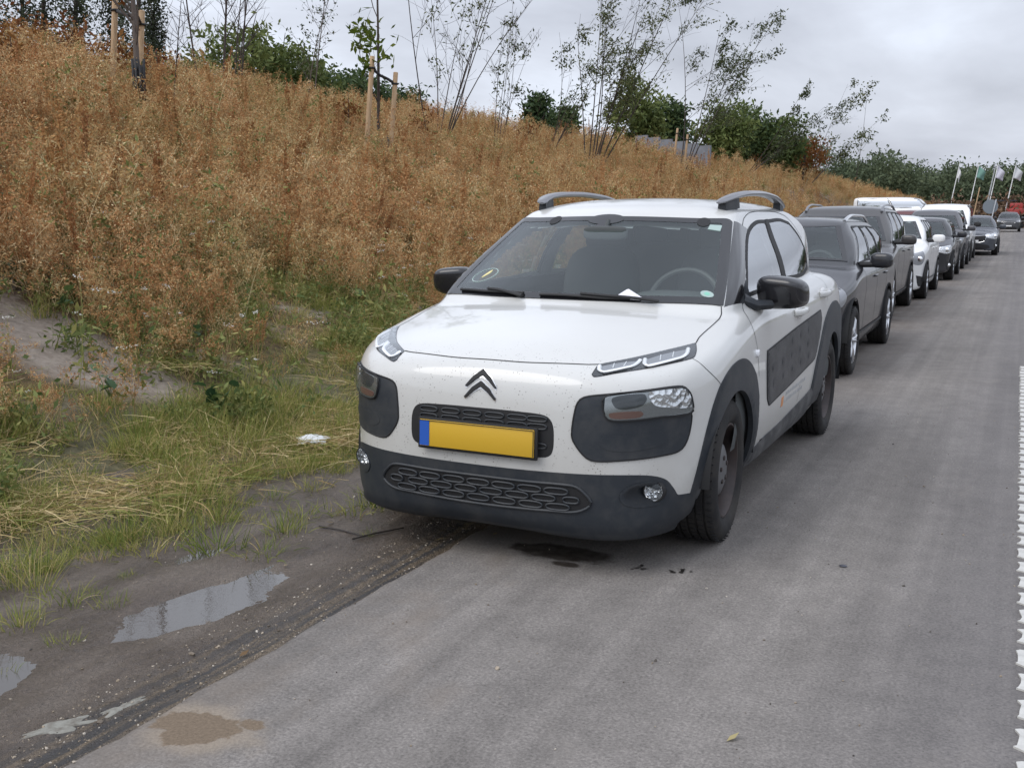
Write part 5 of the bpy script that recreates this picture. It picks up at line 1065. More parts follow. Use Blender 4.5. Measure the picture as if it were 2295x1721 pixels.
def broad(seed,n=6,size=.13,h=.16,yellow=.1):
    """plant of wide lobed leaves on thin stalks"""
    rs=RS(seed); q=Q4()
    for k in range(n):
        a=rs.uniform(0,6.28); r=rs.uniform(.02,.20); c=np.array([math.cos(a)*r,math.sin(a)*r,h*rs.uniform(.3,1.2)]); P=curve3((0,0,-.02),(c[0],c[1],c[2]+.05),np.linalg.norm(c),3,rs,.2); q.ribbon(P,.005,.004,0,.9,rs); c=P[-1]
        nrm=np.array([rs.normal()*.35,rs.normal()*.35,1]); nrm/=np.linalg.norm(nrm); u=np.cross(nrm,rs.normal(size=3)); u/=np.linalg.norm(u); v=np.cross(nrm,u); s=size*rs.uniform(.6,1.2)
        prof=[(0,.0),(.10,.30),(.32,.46),(.52,.40),(.66,.46),(.86,.26),(1.0,.0)]; rr=rs.rand()*.7 if rs.rand()>yellow else .98
        for sg in (1,-1):
            for i in range(len(prof)-1):
                (x0,y0),(x1,y1)=prof[i],prof[i+1]; f=lambda x,y: c+u*s*(x-.4)+v*s*y*sg+nrm*s*(.10*abs(y)*2-.18*(x-.4)**2)
                q.quads([[f(x0,0),f(x1,0),f(x1,y1),f(x0,y0)]],0,rr)
    return q.mesh('broad_leaf_plant',[L_['dark']])
def yarrow(seed,h=.6):
    rs=RS(seed); q=Q4()
    for s in range(2):
        P=curve3((rs.normal()*.05,rs.normal()*.05,0),(rs.normal()*.12,rs.normal()*.12,1),h*rs.uniform(.7,1.1),4,rs,.15); q.ribbon(P,.005,.003,0,.8,rs); q.bits(P[-1]+rs.normal(size=(14,3))*np.array([.018,.018,.006]),.013,1,rs,1.0); q.bits(P[:-1].repeat(4,0)+rs.normal(size=(16,3))*.04,.04,0,rs,1.8)
    return q.mesh('white_flower',[L_['olive'],L_['flower']])
def teasel(seed,h=1.35):
    rs=RS(seed); q=Q4(); mb=[]
    for s in range(3):
        P=curve3((rs.normal()*.1,rs.normal()*.1,0),(rs.normal()*.12,rs.normal()*.12,1),h*rs.uniform(.75,1.1),5,rs,.15); q.ribbon(P,.008,.004,0,.2,rs); tips=[P[-1]]
        for k in range(4): B=curve3(P[3+k%2],(rs.normal()*.5,rs.normal()*.5,1),.35*rs.uniform(.6,1.1),3,rs,.2); q.ribbon(B,.004,.003,0,.2,rs); tips.append(B[-1])
        for tpt in tips: q.bits(tpt+rs.normal(size=(26,3))*np.array([.010,.010,.024]),.028,1,rs,1.0,rs.rand(26)*.25)
    return q.mesh('teasel',[L_['stem'],L_['seed']])
def dock(seed,h=1.2):
    rs=RS(seed); q=Q4()
    for s in range(3):
        P=curve3((rs.normal()*.06,rs.normal()*.06,-.05),(rs.normal()*.07,rs.normal()*.07,1),h*rs.uniform(.75,1.08),6,rs,.08); q.ribbon(P,.013,.007,0,.15,rs)
        for k in range(150): u=rs.uniform(.40,1)**.8; i=min(int(u*6),5); c=P[i]+(P[i+1]-P[i])*(u*6-i); q.bits((c+rs.normal(size=3)*np.array([.022,.022,.01])*(1.2-u*.6))[None],.026,1,rs,1.2,rs.rand(1)*.35)
    return q.mesh('dock',[L_['stem'],L_['seed']])
def lowweed(seed):
    rs=RS(seed); q=Q4()
    for s in range(6):
        P=curve3((rs.normal()*.08,rs.normal()*.08,-.02),(rs.normal()*.35,rs.normal()*.35,1),rs.uniform(.15,.42),4,rs,.3); q.ribbon(P,.006,.003,0,.6,rs); k=rs.randint(0,4,22); q.bits(P[k]+rs.normal(size=(22,3))*.035,.030,0,rs,1.7)
    return q.mesh('low_weed',[L_['olive']])
# --- scatter by geometry nodes
def gn_scatter(name,pts,rot,sc,idx,meshes,label,cat):
    col=bpy.data.collections.new(name+'_kinds')
    for i,me in enumerate(meshes): o=bpy.data.objects.new('%s_kind_%02d'%(name,i),me); col.objects.link(o)
    me=bpy.data.meshes.new(name); pts=np.asarray(pts,f32); me.vertices.add(len(pts)); me.vertices.foreach_set('co',pts.ravel())
    a=me.attributes.new('rot','FLOAT_VECTOR','POINT'); a.data.foreach_set('vector',np.asarray(rot,f32).ravel()); a=me.attributes.new('scl','FLOAT','POINT'); a.data.foreach_set('value',np.asarray(sc,f32)); a=me.attributes.new('idx','INT','POINT'); a.data.foreach_set('value',np.asarray(idx,np.int32))
    o=link(name,me); g=bpy.data.node_groups.new(name+'_scatter','GeometryNodeTree'); g.interface.new_socket('Geometry',in_out='INPUT',socket_type='NodeSocketGeometry'); g.interface.new_socket('Geometry',in_out='OUTPUT',socket_type='NodeSocketGeometry')
    gi=g.nodes.new('NodeGroupInput'); go=g.nodes.new('NodeGroupOutput'); ip=g.nodes.new('GeometryNodeInstanceOnPoints'); ci=g.nodes.new('GeometryNodeCollectionInfo'); ci.inputs['Collection'].default_value=col; ci.inputs['Separate Children'].default_value=True; ci.inputs['Reset Children'].default_value=True
    def na(nm,ty): n=g.nodes.new('GeometryNodeInputNamedAttribute'); n.data_type=ty; n.inputs['Name'].default_value=nm; return n.outputs['Attribute']
    er=g.nodes.new('FunctionNodeEulerToRotation'); g.links.new(na('rot','FLOAT_VECTOR'),er.inputs[0])
    g.links.new(gi.outputs[0],ip.inputs['Points']); g.links.new(ci.outputs[0],ip.inputs['Instance']); ip.inputs['Pick Instance'].default_value=True; g.links.new(na('idx','INT'),ip.inputs['Instance Index']); g.links.new(er.outputs[0],ip.inputs['Rotation']); g.links.new(na('scl','FLOAT'),ip.inputs['Scale']); g.links.new(ip.outputs[0],go.inputs[0])
    md=o.modifiers.new('scatter','NODES'); md.node_group=g
    return tag(o,label,cat,kind='stuff')
CF=np.array(fw); CR=np.array(r2); CU=np.array(u2)
def inview(P,mx=1.30,my=1.30):
    d=P-CAMPOS; z=d@CF; return (z>.3)&(np.abs(d@CR/z)<.4965*mx+.6/np.maximum(z,.5))&(np.abs(d@CU/z)<.372*my+1.2/np.maximum(z,.5))
def spread(n,x0,x1,y0,y1,seed,dens=None,zf=None):
    rs=RS(seed); X=rs.uniform(x0,x1,n); Y=rs.uniform(y0,y1,n); k=np.ones(n,bool)
    if dens is not None: k=rs.rand(n)<dens(X,Y)
    X,Y=X[k],Y[k]; P=np.stack([X,Y,(zf or zt)(X,Y)],1); return P[inview(P)]
def rots(n,seed,tilt=.12):
    rs=RS(seed); return np.stack([rs.normal(size=n)*tilt,rs.normal(size=n)*tilt+.03,rs.uniform(0,6.28,n)],1)
# dead weeds over the whole bank
kinds=[weed(s,rs_h,ol,.2,st,1.0) for s,rs_h,ol,st in ((1,.95,0,4),(2,1.05,.05,4),(3,.85,.12,5),(4,1.1,0,3),(5,.8,.5,4),(6,.95,.9,4))]+[tallgrass(11,.85,26),tallgrass(12,1.0,22),tallgrass(13,.7,34,2,.4),dock(14),dock(15,1.35)]
def sandy(X,Y): return .08+.92*sst(.75,1.1,np.hypot((X+4.25)/1.1,(Y-.62)/.60)+(vnoise(X,Y,1.6,91,2)-.5)*.9)
def bankdens(X,Y):
    d=np.hypot(X-CAMPOS[0],Y-CAMPOS[1]); e=.42*sst(2.6,3.2,-X)+.58*sst(3.2,4.6,-X-vnoise(X,Y,.8,21,2)*1.6+.5); bare=1-.75*sst(.60,.70,vnoise(X,Y,.55,44,2))*(1-sst(5,8,-X)); lay=sst(38,43,Y)*(1-sst(58,64,Y))*sst(-8.5,-6.5,X); bare=bare*sandy(X,Y)
    return e*bare*np.clip(13.0/d,.30,1)*(1-lay)
P=np.concatenate([spread(15500,-17,-2.6,-2.5,36,101,bankdens),spread(8000,-20,-2.6,36,120,102,lambda X,Y: bankdens(X,Y)*1.6)])
n=len(P); rs=RS(7); tone=vnoise(P[:,0],P[:,1],.35,77,2); u=rs.rand(n)+(tone-.5)*.9
idx=np.digitize(u,[.15,.30,.42,.54,.64,.72,.84,.94]); idx=np.minimum(idx,8); dk=rs.rand(n); idx=np.where(dk<.05,9,np.where(dk<.09,10,idx)); dist=np.hypot(P[:,0]-CAMPOS[0],P[:,1]-CAMPOS[1])
sc=rs.uniform(.62,1.12,n)*np.interp(-P[:,0],[2.6,3.6,5.5,8,20],[.40,.62,.95,1.0,1.0])*(.68+.64*vnoise(P[:,0],P[:,1],.9,55,2))*np.where(dist>35,1.15,1)
gn_scatter('dead_weeds',P,rots(n,8,.14),sc,idx,kinds,'rust brown dead weeds and seed heads covering the bank','weeds'); NWEED=n
# straw and green undergrowth at the toe of the bank
mats_=[mat_straw(31,46,.22,.24),mat_straw(32,40,.18,.24),mat_straw(33,60,.28,.30)]
P=spread(3600,-6.5,-1.75,-2.6,14,111,lambda X,Y: sst(.28,.6,vnoise(X,Y,1.1,51,2))*np.where(X>-3.6,.9,.35)*sandy(X,Y)); n=len(P)
gn_scatter('flattened_straw',P+np.array([0,0,.02]),rots(n,9,.1),RS(3).uniform(.6,1.15,n),RS(4).randint(0,3,n),mats_,'pale flattened straw lying at the foot of the bank','straw')
tufts=[tuft(41,.13,70,.07,.95),tuft(42,.18,60,.07,.85),tuft(43,.10,80,.09,1.0,1.0),tuft(44,.17,60,.07,.40),tuft(45,.24,46,.07,.75,.5)]
lw=[lowweed(k) for k in (91,92,93,94)]; P=spread(2500,-9,-2.0,-2.2,15,127,lambda X,Y: (.12+.88*sst(-5.6,-4.2,X))*sst(.40,.62,vnoise(X,Y,1.0,83,2))*sandy(X,Y)); n=len(P)
gn_scatter('green_weeds',P,rots(n,19,.2),RS(25).uniform(.6,1.3,n),RS(26).randint(0,4,n),lw,'low green leafy weeds climbing the foot of the bank','weeds')
def lowd(X,Y): return sandy(X,Y)*(1-sst(-1.66,-1.32,X+(vnoise(X,Y,2.2,61,3)-.5)*.55))*np.where(X<-4.6,.35,1)*(.10+.90*sst(.34,.56,vnoise(X,Y,1.6,63,2)))
P=spread(14000,-6.6,-1.3,-2.9,13,121,lowd,lambda X,Y: np.where(X>-2.2,mudz(X,Y),zt(X,Y))); n=len(P)
gn_scatter('verge_grass',P,rots(n,12,.15),RS(5).uniform(.45,1.15,n)*np.interp(-P[:,0],[1.5,2.2,4],[.75,1,1.1]),RS(6).choice(5,n,p=[.28,.2,.24,.14,.14]),tufts,'short green and yellowing grass on the muddy verge','grass')
leaves=[broad(51,8,.085),broad(52,8,.10),broad(53,12,.065,.12),broad(54,7,.12,.2,.3)]
P=spread(1500,-8.5,-2.3,-2.0,16,131,lambda X,Y: sst(.45,.65,vnoise(X,Y,.7,72,2))*np.where(X<-6,.2,.6)*(1-sst(1.5,2.4,Y)*sst(-5.0,-4.4,X)*.9)); 
ex=np.array([[x,y] for x,y in ((-6.9,2.2),(-6.7,2.5),(-7.0,2.7),(-6.5,2.1),(-6.3,2.6),(-6.6,3.0),(-7.2,2.4),(-6.2,2.0),(-6.0,2.4),(-5.2,1.6),(-5.4,1.9),(-4.6,1.5),(-4.3,.9),(-3.5,1.3),(-3.0,.1),(-2.55,.55))]); P=np.vstack([P,np.c_[ex,zt(ex[:,0],ex[:,1])+.12]]); n=len(P)
gn_scatter('leafy_undergrowth',P+np.array([0,0,.03]),rots(n,14,.25),RS(8).uniform(.6,1.3,n),RS(9).randint(0,4,n),leaves,'broad dark green leaves growing low among the dead weeds','undergrowth')
fl=[yarrow(61),yarrow(62,.5)]; P=spread(210,-9,-2.6,-1,16,141); n=len(P)
gn_scatter('wild_flowers',P,rots(n,15),RS(10).uniform(.7,1.3,n),RS(11).randint(0,2,n),fl,'small white flower heads scattered through the weeds','flowers')
ts=[teasel(71),teasel(72,1.2)]; ex=[(-3.4+.35*k%1.3,13+k*.9) for k in range(7)]+[(-4.3,24),(-3.8,26),(-3.4,28),(-3.6,31),(-3.2,33),(-3.9,30)]; ex=np.array(ex)
gn_scatter('teasels',np.c_[ex,zt(ex[:,0],ex[:,1])],rots(len(ex),16,.08),np.full(len(ex),1.0),np.arange(len(ex))%2,ts,'brown teasel heads standing above the parked cars','teasels')
# grass tufts growing out of the mud: each is a plant of its own
def gpx(px,py,z=-.012):
    d=CF+CR*(px-1147.5)/2311.41+CU*(860.5-py)/2311.41; k=(z-CAMPOS[2])/d[2]; return CAMPOS+d*k
TG=[tuft(81,.15,80,.06),tuft(82,.11,70,.07,.9,1.0),tuft(83,.09,50,.05)]
for i,(px,py,s,k) in enumerate(((487,1222,1.25,0),(330,1232,1.1,1),(590,1238,.9,1),(640,1190,1.0,0),(690,1150,1.0,1),(150,1345,.9,1),(215,1330,.6,2),(245,1352,.7,2),(48,1398,.8,0),(145,1440,.65,2),(290,1290,.5,2),(560,1160,.8,2),(610,1115,.8,1),(400,1180,.7,2),(800,1150,1.0,1),(850,1130,1.1,0),(2,1490,.6,2),(820,1195,.5,2),(440,1085,1.0,1),(700,1095,.9,1))):
    p=gpx(px,py); o=link('grass_tuft',TG[k]); o.location=(p[0],p[1],float(mudz(np.array(p[0]),np.array(p[1])))-.004); o.scale=(s,s,s); o.rotation_euler=(0,0,i*1.3)
    tag(o,'small grass tuft growing alone out of the wet mud between bank and road','grass tuft','grass tufts in the mud')
# pebbles and grit
def pebble(seed):
    rs=RS(seed); bm=bmesh.new(); bmesh.ops.create_icosphere(bm,subdivisions=1,radius=1)
    for v in bm.verts: v.co=Vector(np.array(v.co)*rs.uniform(.7,1.15)*np.array([1,.8,.5]))
    me=bpy.data.meshes.new('pebble'); bm.to_mesh(me); bm.free(); me.materials.append(L_['peb']); return me
pm_=bpy.data.materials.new('pebble'); pm_.use_nodes=True; t=pm_.node_tree; oi=N_(t,'ShaderNodeObjectInfo'); t.links.new(ramp(t,oi.outputs['Random'],(0,(.05,.045,.04)),(.4,(.16,.13,.10)),(.75,(.30,.24,.17)),(1,(.55,.5,.43))),B_(pm_).inputs['Base Color']); B_(pm_).inputs['Roughness'].default_value=.8; L_['peb']=pm_
rs=RS(17); X=np.concatenate([rs.uniform(-.5,-.19,3600),rs.uniform(-1.7,-.2,1500),rs.uniform(-.2,2.0,420)]); Y=np.concatenate([rs.uniform(-3.6,3,3600),rs.uniform(-3.6,2.5,1500),rs.uniform(-3.4,5,420)]); Z=np.where(X<-.2,mudz(X,Y),.002); P=np.stack([X,Y,Z],1); k=inview(P); P=P[k]; n=len(P)
gn_scatter('gravel',P,rots(n,18,.4),rs.gamma(2.0,.0011,n)+.0011,rs.randint(0,4,n),[pebble(k) for k in range(4)],'grit and small pebbles along the asphalt edge','gravel')
# ---------------------------------------------------------------- trees
L_['bark']=mat('dark_bark',(.055,.042,.036),.9); L_['bark2']=mat('pale_bark',(.13,.105,.09),.9)
L_['birch']=leafmat('birch_leaf',[(.035,.052,.022),(.07,.09,.035),(.15,.155,.06)],.6,.3)
L_['maple']=leafmat('maple_leaf',[(.05,.085,.012),(.11,.15,.02),(.20,.22,.03)],.6,.4)
L_['ever']=leafmat('evergreen',[(.030,.055,.024),(.060,.095,.036),(.11,.145,.05)],.7,.2)
L_['bush']=leafmat('bush_leaf',[(.050,.078,.026),(.11,.145,.042),(.20,.225,.075)],.7,.25)
L_['forest']=leafmat('far_leaf',[(.075,.100,.060),(.125,.155,.085),(.185,.205,.115)],.8,.2)  # leaf colours paled to imitate distance haze
L_['autumn']=leafmat('autumn_leaf',[(.09,.030,.012),(.17,.065,.020),(.28,.14,.035)],.8,.25)
L_['poplar']=leafmat('poplar_leaf',[(.022,.032,.020),(.045,.058,.032),(.08,.092,.045)],.7,.2)
LEAN=CR*.075
def young_tree(name,label,base,h,stems,leaf,nleaf,seed,spreadr=.25,lean=.15,leafsz=.07,side=.0,bare=.0,r0=.022,group='young trees on the bank',twigs=9,barkm='bark',toph=1.0):
    rs=RS(seed); base=np.array(base,float); root=empty(name,base,0,label,'tree',group); mb=MB(); tips=[]
    for s in range(stems):
        a=rs.uniform(0,6.28); sp=spreadr*(rs.uniform(.3,1) if stems>1 else .12); d=np.array([math.cos(a)*sp,math.sin(a)*sp,1.0])+LEAN+CR*lean*rs.uniform(.6,1.4); H=h*(rs.uniform(.6,1.0) if stems>1 else 1.0)
        P=curve3((math.cos(a)*.06*(stems>1),math.sin(a)*.06*(stems>1),-.3),d,H+.3,9,rs,.24 if stems>1 else .10,0); rr=np.linspace(r0,r0*.18,10); mb.tube(P,rr,5,cap=False)
        for k in range(twigs):
            u=rs.uniform(.28,.98); i=min(int(u*9),8); p0=P[i]+(P[i+1]-P[i])*(u*9-i); a2=rs.uniform(0,6.28); L=H*(.34-.20*u)*rs.uniform(.6,1.3)
            B=curve3(p0,np.array([math.cos(a2)*.75,math.sin(a2)*.75,1.0])+LEAN+CR*(lean*1.5+side),L,5,rs,.25,0); mb.tube(B,np.linspace(r0*.42*(1-u*.5),.003,6),4,cap=False); tips.append(B)
            for j in range(5):
                v=rs.randint(1,5); T=curve3(B[v],rs.normal(size=3)*.5+np.array([0,0,.6])+CR*(lean*1.5+side),L*.45,3,rs,.3); mb.tube(T,np.linspace(.005,.002,4),3,cap=False); tips.append(T)
    mb.build('trunk',L_[barkm],root,auto=False)
    if nleaf>0:
        q=Q4(); C=[]; w=rs.rand(len(tips))**1.5; w[rs.rand(len(tips))<bare]=0
        for tpt,k in zip(tips,rs.multinomial(nleaf,w/w.sum())):
            if k: u=rs.uniform(.25,1.1,(k,1)); C.append(tpt[0]+(tpt[-1]-tpt[0])*u+rs.normal(size=(k,3))*leafsz*.9)
        q.bits(np.concatenate(C),leafsz,0,rs,1.5); link('leaves',q.mesh('leaves',[leaf]),None,root)
    return root
def crown_tree(name,label,base,h,rx,leaf,n,seed,size=.3,shape='round',trunk=.25,group='trees behind the bank',clumps=60,cat='tree',z0=.12):
    rs=RS(seed); base=np.array(base,float); root=empty(name,base,0,label,cat,group); q=Q4(); c=rs.normal(size=(clumps,3)); c/=np.linalg.norm(c,axis=1,keepdims=True); c*=rs.uniform(.35,1.0,(clumps,1))
    if shape=='poplar': cz=rs.uniform(z0,1,clumps); wr=np.sin(np.clip(cz*.93+.04,0,1)*math.pi)**.6; C=np.stack([c[:,0]*rx*wr,c[:,1]*rx*wr,cz*h],1)
    elif shape=='cone': cz=rs.uniform(z0,1,clumps); C=np.stack([c[:,0]*rx*(1.05-cz),c[:,1]*rx*(1.05-cz),cz*h],1)
    else: C=np.stack([c[:,0]*rx,c[:,1]*rx,h*(.56+.42*c[:,2])],1); C[:,2]=np.maximum(C[:,2],h*z0)
    sg=size*np.array([1.5,1.5,1.1]); k=rs.randint(0,clumps,n); L=C[k]+rs.normal(size=(n,3))*sg*(1.0 if shape!='poplar' else np.array([.8,.8,2.2])); L[:,2]=np.maximum(L[:,2],.05)
    ct=rs.rand(clumps); q.bits(L+np.outer(L[:,2],LEAN),size,0,rs,1.35,np.clip(ct[k]*.55+rs.rand(n)*.45,0,1)); link('crown',q.mesh('crown',[leaf]),None,root)
    mb=MB(); P=np.array([(0,0,-.5),(0.03,0,h*.3),(0,.05,h*.62),(0,0,h*.9)])+np.outer([0,h*.3,h*.62,h*.9],LEAN); mb.tube(P,[trunk,trunk*.8,trunk*.5,trunk*.15],7)
    for j in range(7):
        u=rs.uniform(.25,.7); a=rs.uniform(0,6.28); mb.tube(curve3((0,0,h*u)+h*u*LEAN,(math.cos(a),math.sin(a),.9),rx*.9,4,rs,.3),np.linspace(trunk*.35,trunk*.08,5),5)
    mb.build('trunk',L_['bark'],root,auto=False); return root
def onbank(px,py,tt):  # a spot on the ground along a line of sight: keeps x,y and drops to the terrain
    d=CF+CR*(px-1147.5)/2311.41+CU*(860.5-py)/2311.41; p=CAMPOS+d*tt; return (p[0],p[1],float(zt(p[0],p[1])))
B=L_['birch']
young_tree('young_tree','thin bare sapling leaning beside a straight bare sapling on the crest',onbank(455,120,22),4.2,1,B,0,201,lean=-.22,r0=.030,twigs=12)
young_tree('young_tree','straight bare sapling with a dark stem on the crest',onbank(488,120,22),5.0,1,B,0,202,lean=.0,r0=.036,twigs=12)
young_tree('young_tree','bare sapling forked low into several upright limbs on the crest',onbank(522,110,23),4.6,3,B,0,203,.22,.0,r0=.028,twigs=8)
young_tree('young_tree','slender sapling with tiny pale leaves above the light green bush',onbank(690,180,27),4.6,2,B,420,204,.12,.0,.07,r0=.022,barkm='bark2')
young_tree('young_tree','fan of many thin bare stems right beside the staked maple',onbank(975,230,26),6.6,8,B,495,205,.42,.05,.075,r0=.021,twigs=5,bare=.7)
young_tree('young_tree','light sapling with a few leaf clusters beyond the fan of bare stems',onbank(1112,270,28),4.7,5,B,450,206,.25,.10,.075,r0=.014,twigs=5,bare=.6)
young_tree('young_tree','sparse sapling leaning over a small dark conifer',onbank(1212,230,30),5.7,4,B,630,207,.14,.28,.08,r0=.016,twigs=5,bare=.45,side=.2)
young_tree('young_tree','tall many stemmed birch with leaves blown to one side',onbank(1320,300,32),7.8,9,B,3600,208,.30,.12,.075,r0=.027,twigs=7,bare=.45,side=.5)
young_tree('young_tree','tall birch with trailing leafy limbs standing over the grey wall',onbank(1525,335,42),8.7,4,B,2850,209,.13,.22,.095,r0=.027,twigs=11,bare=.35,side=.55)
young_tree('young_tree','birch bent strongly by the wind with leaves only near its tip',onbank(1650,385,55),7.1,4,B,1125,210,.12,.75,.12,r0=.024,twigs=5,bare=.3,side=.5)
young_tree('young_tree','smaller wind bent birch over the reddish shrub',onbank(1800,400,65),7.3,3,B,630,211,.10,.55,.14,r0=.022,twigs=6,bare=.3,side=.5)
young_tree('young_tree','lone small birch tip rising before the far forest',onbank(1912,400,80),8.0,1,B,240,212,.10,.06,.2,r0=.03,twigs=6,bare=.3)
young_tree('young_tree','thin dry sapling stem rising between two stakes and the bare saplings',onbank(378,255,17),3.4,1,B,0,213,lean=.0,r0=.013,twigs=7)
young_tree('maple_tree','young maple with yellow green leaf clusters tied between two stakes',onbank(846,312,20.3),5.4,1,L_['maple'],520,216,lean=-.06,leafsz=.13,r0=.042,twigs=9,bare=.35)
young_tree('young_tree','staked tree with a grey trunk and black guard at its foot',onbank(315,315,16.2),5.2,1,L_['autumn'],60,215,lean=-.09,leafsz=.12,r0=.06,twigs=10,barkm='bark2')
for i,(px,tt,h_,sd) in enumerate(((30,17,1.9,1),(95,18,1.5,2),(150,17,1.7,3),(205,19,1.4,4),(270,18,1.5,5),(340,19,1.2,6),(10,15,1.4,7),(770,22,1.2,8),(935,24,1.0,9),(1340,40,1.4,10),(1180,32,1.3,11),(1700,62,1.8,12))):
    crown_tree('shrub',['rust leaved shrub in the group above the left weeds','rust leaved shrub among the dead weeds along the crest'][i>6],onbank(px,120,tt),h_*.55+.6,.38,L_['autumn'],260,300+sd,.085,'round',.02,'rust leaved shrubs on the crest',26,'shrub',.2)
# poplars, bushes and conifers behind
for i,(px,tt,h_,r_) in enumerate(((-40,58,15,2.0),(30,60,15,1.8),(78,56,14,1.6),(150,54,13.5,1.8),(235,57,14,1.6),(290,52,13.0,2.0),(325,60,11,1.3))):
    crown_tree('poplar_tree','dark columnar poplar in the row behind the left end of the bank',onbank(px,120,tt),h_,r_*.55,L_['poplar'],4200,400+i,.17,'poplar',.2,'poplars behind the bank',110)
G2='bushes and trees behind the crest'
for px,tt,h_,r_,lf,sd,sz,lab,shp in ((560,34,4.6,2.2,'bush',1,.16,'light green bush behind the bare saplings','round'),(640,36,4.2,2.0,'bush',2,.16,'light green bush next to the slender pale sapling','round'),(715,40,4.0,1.9,'ever',3,.17,'dark evergreen bush left of the staked maple','round'),(780,42,3.8,1.7,'ever',4,.17,'dark evergreen bush just behind the staked maple','round'),(880,44,3.3,1.4,'ever',5,.17,'low dark bush showing between stake and fan of bare stems','round'),(400,40,4.3,1.1,'ever',6,.16,'small dark bush beside the leaning bare sapling','round'),
  (1195,44,4.6,1.5,'ever',7,.18,'small dark conifer under the leaning sparse sapling','cone'),(1260,46,3.8,.9,'ever',8,.18,'tiny dark conifer beside the many stemmed birch','cone'),(1410,54,6.6,1.9,'bush',9,.22,'round dark green tree before the far end of the crest','round'),(1465,60,5.6,1.6,'ever',10,.22,'dark tree standing behind the grey wall','round'),(1505,60,5.4,1.4,'ever',11,.22,'dark narrow tree at the grey wall','cone'),
  (1610,62,6.6,2.2,'bush',12,.24,'broad dark green tree just beyond the end of the grey wall','round'),(1670,66,6.6,2.2,'ever',13,.24,'dark tree in the middle of the clump beyond the wall','round'),(1735,66,6.2,2.0,'bush',14,.24,'green tree at the far side of the clump beyond the wall','round'),(1800,68,5.2,1.9,'autumn',15,.16,'reddish open shrub at the end of the clump','round'),(1775,80,5.4,2.2,'bush',16,.24,'low green tree behind the reddish open shrub','round')):
    h_=h_*(.68 if px>=1300 else .52 if px>=1150 else .76); r_=r_*(.85 if px>=1150 else 1)
    crown_tree('bush' if h_<2.5 else 'tree',lab,onbank(px,330,tt),h_,r_,L_[lf],3600 if lf!='autumn' else 1500,500+sd,sz,shp,.10,G2,60)
# far wood
rs=RS(900); q=Q4()
for k in range(64):
    u=k/63; x=-78+92*u+rs.normal()*2; y=150+rs.uniform(-8,30)+18*u; hh=rs.uniform(11.5,15.0)*(1.08-.54*u); r_=rs.uniform(4,6.5); cc=np.array([x,y,1.2]); cl=rs.normal(size=(34,3)); cl/=np.linalg.norm(cl,axis=1,keepdims=True); cl*=rs.uniform(.6,1,(34,1)); Cc=cc+np.stack([cl[:,0]*r_,cl[:,1]*r_,hh*(.55+.42*cl[:,2])],1); i=rs.randint(0,34,2400); q.bits(Cc[i]+rs.normal(size=(2400,3))*.7,.50,0,rs,1.2,np.clip(rs.rand(34)[i]*.6+rs.rand(2400)*.4,0,1))
tag(link('far_wood',q.mesh('far_wood',[L_['forest']])),'grey green wood closing the view behind the flags','wood',kind='stuff')
q=Q4(); rs=RS(901)
for k in range(40): x=-46+50*k/39; y=112+rs.uniform(-4,8); i=rs.normal(size=(320,3))*np.array([1.6,1.6,.7])+np.array([x,y,2.2+.4*rs.rand()]); q.bits(i,.40,0,rs,1.3)
tag(link('far_thicket',q.mesh('far_thicket',[leafmat('thicket_leaf',[(.085,.050,.036),(.14,.088,.058),(.19,.13,.08)],.9,.1)])),'reddish brown thicket in front of the far wood','thicket',kind='stuff')
# ---------------------------------------------------------------- stakes, wall, flags, sign, litter
wood=mat('stake_wood',(.46,.31,.18),.8); t=wood.node_tree; v=oc(t); t.links.new(ramp(t,nz(t,scl(t,v,(14,14,1.2)),3,5),(.3,(.34,.215,.12)),(.6,(.50,.35,.21)),(.8,(.40,.27,.16))),B_(wood).inputs['Base Color'])
strap=mat('strap',(.02,.02,.022),.7)
def stake(base,h,label,tilt):
    root=empty('tree_stake',base,0,label,'stake','wooden tree stakes'); d=np.array([tilt[0],tilt[1],1.0])+LEAN; P=np.array([-.3*d,h*.5*d,(h-.012)*d,h*d]); MB().tube(P,[.048,.048,.047,.040],14).build('post',wood,root); return np.array(base)+d*(h-.22)
def band(a,b,c):
    """strap from stake to trunk to stake"""
    m=MB(); a,b,c=map(np.array,(a,b,c)); m.tube([a,(a+b)/2-np.array([0,0,.03]),b],.022,6,flat=1.3); m.tube([b,(b+c)/2,c],.022,6,flat=1.3)
    for p in (a,c): m.tube([p+np.array([.058*math.cos(k),.058*math.sin(k),0]) for k in np.linspace(0,2*math.pi,14,endpoint=False)],.018,5,closed=True,upv=(0,0,1))
    return m
for (p1,p2,tr,h1,h2,l1,l2,ls) in ((onbank(817,329,20.0),onbank(871,322,20.3),onbank(857,312,20.2),2.15,1.95,'pale wooden stake with a dark split, left one at the young maple','pale wooden stake, shorter one at the young maple','black strap holding the young maple to its stakes'),
    (onbank(247,205,16.6),onbank(306,215,16.6),onbank(300,250,16.2),1.95,1.85,'pale wooden stake beside the poplars, left one at the grey trunk','pale wooden stake right at the leaning grey trunk','dark strap tying the grey trunk to its stakes'),
    (onbank(1508,355,45),onbank(1532,360,45.2),onbank(1520,357,45.1),2.0,1.85,'short pale stake before the grey wall, taller of the pair','short pale stake before the grey wall, lower of the pair','dark strap between the two stakes at the grey wall')):
    a=stake(p1,h1,l1,(.01,.0)); c=stake(p2,h2,l2,(.0,.01)); b=(a+c)/2; b=np.array([tr[0],tr[1],0])+np.array([0,0,(a[2]+c[2])/2-.05])+LEAN*1.7; o=band(a,b,c).build('tree_strap',strap,auto=False); tag(o,ls,'strap')
